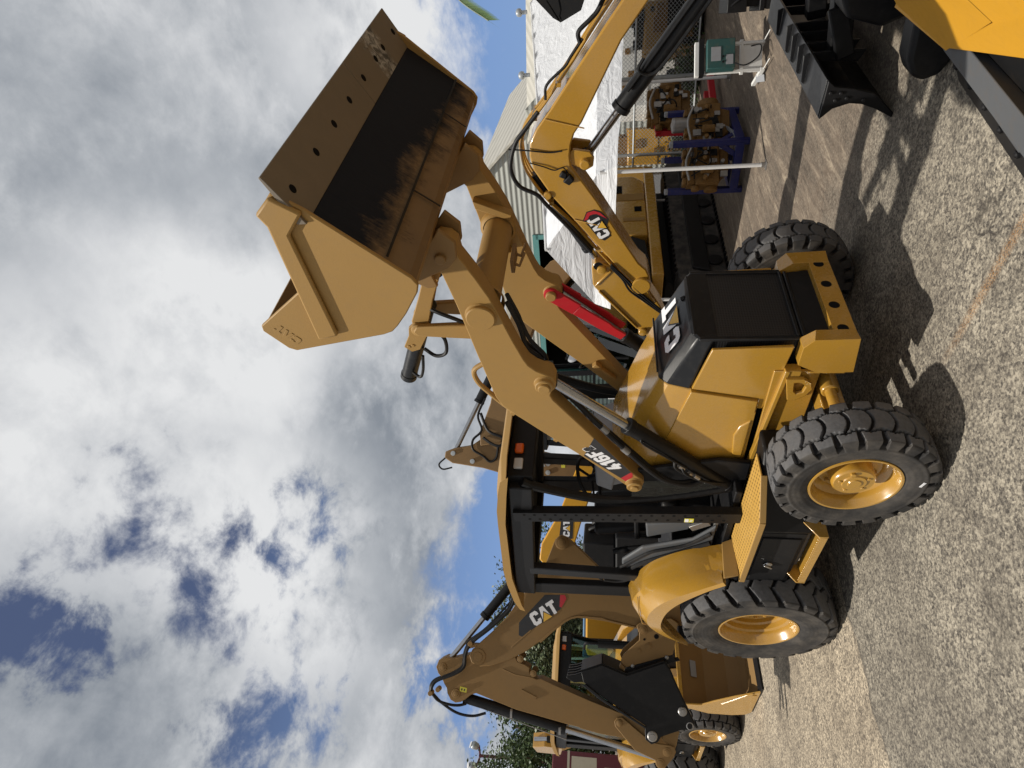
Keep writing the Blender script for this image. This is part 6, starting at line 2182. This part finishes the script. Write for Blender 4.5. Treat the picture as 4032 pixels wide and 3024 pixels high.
for i_, (sx0, sy0, sr, lab) in enumerate(((.2, 10.15, .45, 'dark leafy weeds along the fence foot near the red hoist'), (2.4, 10.7, .5, 'dark leafy weeds along the fence foot near the green box'), (-1.4, 9.9, .4, 'dark leafy weeds along the fence foot by the parked tracks'))):
    tw = thing('weed_bush', lab, 'bush', (sx0, sy0, 0), 0, 'weeds at the fence foot')
    g = G()
    rw = random.Random(30 + i_)
    for k in range(14):
        a_ = rw.uniform(0, 6.28)
        g.tube([(0, 0, 0), (math.cos(a_) * sr * .5, math.sin(a_) * sr * .5, .25), (math.cos(a_) * sr, math.sin(a_) * sr, rw.uniform(.3, .6))], .006, 4)
    part('stem', g, 'bark', tw, dedupe=False)
    g = G()
    for k in range(900):
        p = V((rw.gauss(0, sr * .8), rw.gauss(0, sr * .35), abs(rw.gauss(.22, .18))))
        u = V((rw.gauss(0, 1), rw.gauss(0, 1), rw.gauss(0, .6))).normalized() * .05
        w_ = u.cross(V((rw.gauss(0, 1), rw.gauss(0, 1), 1))).normalized() * .022
        g.poly([p - u, p + w_, p + u, p - w_])
    part('foliage', g, 'leaf', tw, dedupe=False)
pk_ = thing('pickup_truck', 'white pickup truck parked beyond the fence', 'pickup truck', (4.6, 13.6, 0), .5)
g = G().prism([(-2.4,.5),(2.4,.5),(2.45,1.0),(1.3,1.1),(.7,1.65),(-.7,1.65),(-.9,1.1),(-2.4,1.1)], 'Y', -.85, .85)
bd = part('body', g, 'white', pk_, bevel=.06, seg=3)
g = G().prism([(1.18,1.13),(.66,1.60),(-.60,1.60),(-.74,1.13)], 'Y', -.858, .858)
part('window', g, 'dark_glass', bd)
for x in (-1.5, 1.5):
    for y in (-.78, .78):
        o = part('wheel', G().cyl((x, y - .12, .36), (x, y + .12, .36), .36, n=24), 'rubber', pk_, bevel=.03)
        part('rim', G().cyl((x, y - .13, .36), (x, y + .13, .36), .2, n=20), 'galv', o)
rx = thing('track_loader', 'brown yellow machine with a raised dusty arm beyond the green control box', 'track loader', (4.2, 8.0, 0), -.5)
g = G()
g.box(-.9, .9, -.7, .7, .5, 1.5)
part('body', g, 'shaded_brown', rx, bevel=.05)
g = G()
g.prism([(-1.5,.9),(.2,1.9),(.9,1.8),(.9,1.5),(.2,1.5),(-1.3,.6)], 'Y', -.72, -.55)
g.prism([(-1.5,.9),(.2,1.9),(.9,1.8),(.9,1.5),(.2,1.5),(-1.3,.6)], 'Y', .55, .72)
part('arm', g, 'shaded_brown', rx, bevel=.02, split=True)
for y in (-.75, .75):
    part('track', G().prism([(-1.0,.25),(-.8,.02),(.8,.02),(1.0,.25),(.8,.55),(-.8,.55)], 'Y', y - .15, y + .15), 'rubber', rx, bevel=.04)

# ------------------------------------------------------------------ trees
def tree(label, loc, h, r, mat, seed, zc=.62, n=13000, leaf=.07):
    rnd = random.Random(seed)
    t = thing('tree', label, 'tree', loc, 0, 'trees beyond the yard')
    g = G()
    g.tube(smooth([(0, 0, 0), (.1, .05, h * .25), (0, .15, h * .5), (.1, .1, h * .8)], 3), [.22, .20, .19, .17, .15, .13, .11, .09, .07, .05][:10], 10)
    tips = []
    for i in range(9):
        a = rnd.uniform(0, 2 * PI)
        z0 = h * rnd.uniform(.3, .65)
        p1 = V((math.cos(a) * r * .55, math.sin(a) * r * .55, z0 + h * .14))
        p2 = V((math.cos(a + .3) * r * .9, math.sin(a + .3) * r * .9, z0 + h * rnd.uniform(.15, .3)))
        g.tube([(0, .1, z0), p1, p2], [.07, .045, .02], 7)
        tips += [p1, p2]
    part('trunk', g, 'bark', t)
    g = G()
    cl = [p + V((rnd.gauss(0, .3), rnd.gauss(0, .3), rnd.gauss(0, .3))) for p in tips]
    for i in range(26):
        a, zz = rnd.uniform(0, 2 * PI), rnd.uniform(-.8, 1)
        rr = r * math.sqrt(max(0, 1 - zz * zz)) * rnd.uniform(.5, 1)
        cl.append(V((math.cos(a) * rr, math.sin(a) * rr, h * zc + zz * h * .36)))
    for i in range(n):
        c = cl[rnd.randrange(len(cl))]
        d = V((rnd.gauss(0, 1), rnd.gauss(0, 1), rnd.gauss(0, .8)))
        p = c + d * (r * .15)
        s = leaf * rnd.uniform(.6, 1.3)
        u = V((rnd.gauss(0, 1), rnd.gauss(0, 1), rnd.gauss(0, .6))).normalized()
        w = u.cross(V((rnd.gauss(0, 1), rnd.gauss(0, 1), rnd.gauss(0, 1)))).normalized()
        g.poly([p - u * s, p + w * s * .45, p + u * s, p - w * s * .45])
    o = part('crown', g, mat, t, dedupe=False)
    return t
tree('dark bushy tree rising behind the cab roof corner', (-16.0, 5.6, 0), 5.9, 1.6, 'leaf_grey', 1)
tree('rounded green tree framed by the backhoe boom', (-17.5, 4.1, 0), 5.0, 2.0, 'leaf_grey', 2)
tree('tall loose tree beside the digging bucket cylinder', (-16.6, 1.9, 0), 5.9, 1.6, 'leaf', 3)
tree('spreading tree behind the lamp post', (-18.2, .4, 0), 6.0, 2.2, 'leaf', 4)
tree('shaded tree filling the gap under the digging arm', (-18.0, 2.9, 0), 4.6, 1.7, 'leaf', 5)
tree('small shrubby tree seen through the open cab', (-20.0, 8.0, 0), 5.4, 2.2, 'leaf', 6)
pt = thing('palm_tree', 'green palm whose frond tips hang into the top corner of the sky', 'palm tree', (3.70, 7.99, 0))
g = G().tube([(0, 0, 0), (.05, 0, 2.0), (0, .05, 4.2)], [.16, .13, .11], 12)
part('trunk', g, 'bark', pt)
g = G()
rnd = random.Random(5)
for i, dd in enumerate((0, 95, 125, 155, 185, 215, 245, 275)):
    a = math.radians(228 + dd)
    tip = V((math.cos(a) * 1.75, math.sin(a) * 1.75, 3.35 + rnd.uniform(-.15, .5)))
    if i == 0: pass
    pth = smooth([V((0, .05, 4.2)), V((math.cos(a) * .8, math.sin(a) * .8, 4.55)), V((math.cos(a) * 1.4, math.sin(a) * 1.4, 4.05)), tip], 8)
    g.tube(pth, .012, 5)
    for k in range(3, len(pth) - 1):
        d = (pth[k + 1] - pth[k]).normalized()
        s = d.cross(V((0, 0, 1))).normalized()
        for sg_ in (-1, 1):
            for jj in range(8):
                p = pth[k].lerp(pth[k + 1], jj / 8)
                L = .42 * (1 - .5 * k / len(pth))
                e = p + s * sg_ * L * .6 + d * L * .7 + V((0, 0, -L * .35))
                g.poly([p - d * .009, p + d * .009, e + d * .003, e])
part('fronds', g, 'frond', pt, dedupe=False)

# ------------------------------------------------------------------ ground
g = G()
rows = []
xs = [-300, -60, -20, -8, -3, 0, 2, 4, 6, 10, 30, 300]
g.grid([[(x, y, 0) for y in xs] for x in xs])
gd = part('ground', g, 'ground')
gd['kind'] = 'structure'
for f in gd.data.polygons: pass
if gd.data.polygons[0].normal.z < 0:
    gd.data.flip_normals()

# ------------------------------------------------------------------ light, sky, camera
to_sun = V((-.13, -.41, 1.0)).normalized()
el = math.asin(to_sun.z)
sun = bpy.data.lights.new('sun', 'SUN')
sun.energy = SUN_E
sun.angle = math.radians(0.9)
sun.color = (1.0, .94, .84)
so_ = bpy.data.objects.new('sun', sun)
COL.objects.link(so_)
so_.rotation_euler = to_sun.to_track_quat('Z', 'Y').to_euler()
so_.location = (-4, -3, 12)

w = bpy.data.worlds.new('World')
scene.world = w
w.use_nodes = True
nt = w.node_tree
for n in list(nt.nodes): nt.nodes.remove(n)
out = nt.nodes.new('ShaderNodeOutputWorld')
sky = nt.nodes.new('ShaderNodeTexSky')
sky.sky_type = 'NISHITA'
sky.sun_disc = False
sky.sun_elevation = el
sky.sun_rotation = math.atan2(to_sun.x, to_sun.y)
sky.air_density = 1.0
sky.dust_density = 0.6
sky.ozone_density = 1.5
bg = nt.nodes.new('ShaderNodeBackground')
bg.inputs[1].default_value = 0.085
tc_ = nd(nt, 'ShaderNodeTexCoord')
dirv = tc_.outputs['Generated']
sp = nd(nt, 'ShaderNodeSeparateXYZ')
nt.links.new(dirv, sp.inputs[0])
blue = nt.nodes.new('ShaderNodeValToRGB')
be = blue.color_ramp.elements
be[0].position, be[0].color = 0.16, (0.31, 0.52, 1.0, 1)
be[1].position, be[1].color = 0.52, (0.105, 0.140, 0.275, 1)
nt.links.new(sp.outputs[2], blue.inputs[0])
bl_s = nd(nt, 'ShaderNodeVectorMath', operation='SCALE')
nt.links.new(blue.outputs[0], bl_s.inputs[0])
bl_s.inputs['Scale'].default_value = 7.6
skc = mixc(nt, 0.8, sky.outputs[0], bl_s.outputs[0])
nt.links.new(skc, bg.inputs[0])
inv = math_n(nt, 'DIVIDE', 1.0, math_n(nt, 'MAXIMUM', math_n(nt, 'ADD', sp.outputs[2], 0.50), 0.05))
vm = nd(nt, 'ShaderNodeVectorMath', operation='SCALE')
nt.links.new(dirv, vm.inputs[0])
nt.links.new(inv, vm.inputs['Scale'])
cl = vm.outputs[0]
n1 = noise_n(nt, cl, 4.6, 10, 0.60, 0.15)
n2 = noise_n(nt, cl, 12.0, 9, 0.64, 0.2)
n3 = noise_n(nt, cl, 1.3, 4, 0.5, 0.2)
warp = math_n(nt, 'MULTIPLY_ADD', n1, 0.42, -0.21)
warp = math_n(nt, 'ADD', warp, math_n(nt, 'MULTIPLY_ADD', n2, 0.40, -0.20))
def blob(d, inner, outer, k=1.0):
    """1 inside a patch of sky around direction d, fading out, with ragged edges (angles in degrees)"""
    dp = nd(nt, 'ShaderNodeVectorMath', operation='DOT_PRODUCT')
    nt.links.new(dirv, dp.inputs[0])
    dp.inputs[1].default_value = V(d).normalized()
    ang = math_n(nt, 'ARCCOSINE', math_n(nt, 'MINIMUM', dp.outputs['Value'], 0.99999))
    ang = math_n(nt, 'ADD', ang, math_n(nt, 'MULTIPLY', warp, k))
    mr = nd(nt, 'ShaderNodeMapRange')
    mr.interpolation_type = 'SMOOTHSTEP'
    mr.inputs['From Min'].default_value = math.radians(outer)
    mr.inputs['From Max'].default_value = math.radians(inner)
    nt.links.new(ang, mr.inputs['Value'])
    return mr.outputs[0]
holes = None
for d, a, b, k in SKY_HOLES:
    x = blob(d, a, b, k)
    holes = x if holes is None else math_n(nt, 'MAXIMUM', holes, x)
grey = None
for d, a, b, k in SKY_GREY:
    x = blob(d, a, b, k)
    grey = x if grey is None else math_n(nt, 'MAXIMUM', grey, x)
wht = None
for d, a, b, k in SKY_WHITE:
    x = blob(d, a, b, k)
    wht = x if wht is None else math_n(nt, 'MAXIMUM', wht, x)
n4 = noise_n(nt, cl, 2.0, 6, 0.5, 0.1)
tone = math_n(nt, 'ADD', math_n(nt, 'MULTIPLY', n1, 0.42), math_n(nt, 'MULTIPLY', n2, 0.22))
tone = math_n(nt, 'ADD', tone, math_n(nt, 'MULTIPLY', n4, 0.36))
tone = math_n(nt, 'MULTIPLY_ADD', tone, 1.45, -0.225)
ccol = nt.nodes.new('ShaderNodeValToRGB')
el_ = ccol.color_ramp.elements
el_[0].position, el_[0].color = 0.30, (0.31, 0.345, 0.395, 1)
el_[1].position, el_[1].color = 0.70, (0.98, 0.99, 1.0, 1)
e = el_.new(0.46); e.color = (0.54, 0.57, 0.61, 1)
e = el_.new(0.57); e.color = (0.74, 0.76, 0.79, 1)
t2 = math_n(nt, 'SUBTRACT', tone, math_n(nt, 'MULTIPLY', grey, 0.10))
t2 = math_n(nt, 'ADD', t2, math_n(nt, 'MULTIPLY', wht, 0.13))
nt.links.new(t2, ccol.inputs[0])
bgc = nt.nodes.new('ShaderNodeBackground')
bgc.inputs[1].default_value = CLOUD_E
nt.links.new(ccol.outputs[0], bgc.inputs[0])
cov = math_n(nt, 'SUBTRACT', 1.0, holes, clamp=True)
mx = nt.nodes.new('ShaderNodeMixShader')
nt.links.new(cov, mx.inputs[0])
nt.links.new(bg.outputs[0], mx.inputs[1])
nt.links.new(bgc.outputs[0], mx.inputs[2])
nt.links.new(mx.outputs[0], out.inputs[0])

cam = bpy.data.cameras.new('camera')
cam.sensor_width = 36
cam.lens = 2446.5 / 4032 * 36
cam.clip_end = 2000
cam.clip_start = .05
co = bpy.data.objects.new('camera', cam)
COL.objects.link(co)
F = V((-0.72788328, 0.67024026, 0.14478927))
Rr = V((0.677399408, 0.735615391, 0.000197892501))
U_ = V((0.10637658, -0.09822421, 0.98946249))
m = Matrix((( -U_.x, Rr.x, -F.x, 5.5087), (-U_.y, Rr.y, -F.y, -3.2916), (-U_.z, Rr.z, -F.z, 1.9421), (0, 0, 0, 1)))
co.matrix_world = m
scene.camera = co
scene.view_settings.view_transform = 'Standard'
scene.view_settings.look = 'None'
scene.view_settings.exposure = 0
scene.view_settings.gamma = 1
scene.render.engine = 'CYCLES'
scene.cycles.max_bounces = 8
scene.cycles.transparent_max_bounces = 12
scene.cycles.use_denoising = True
for o in COL.objects:
    if '_b' in o: del o['_b']
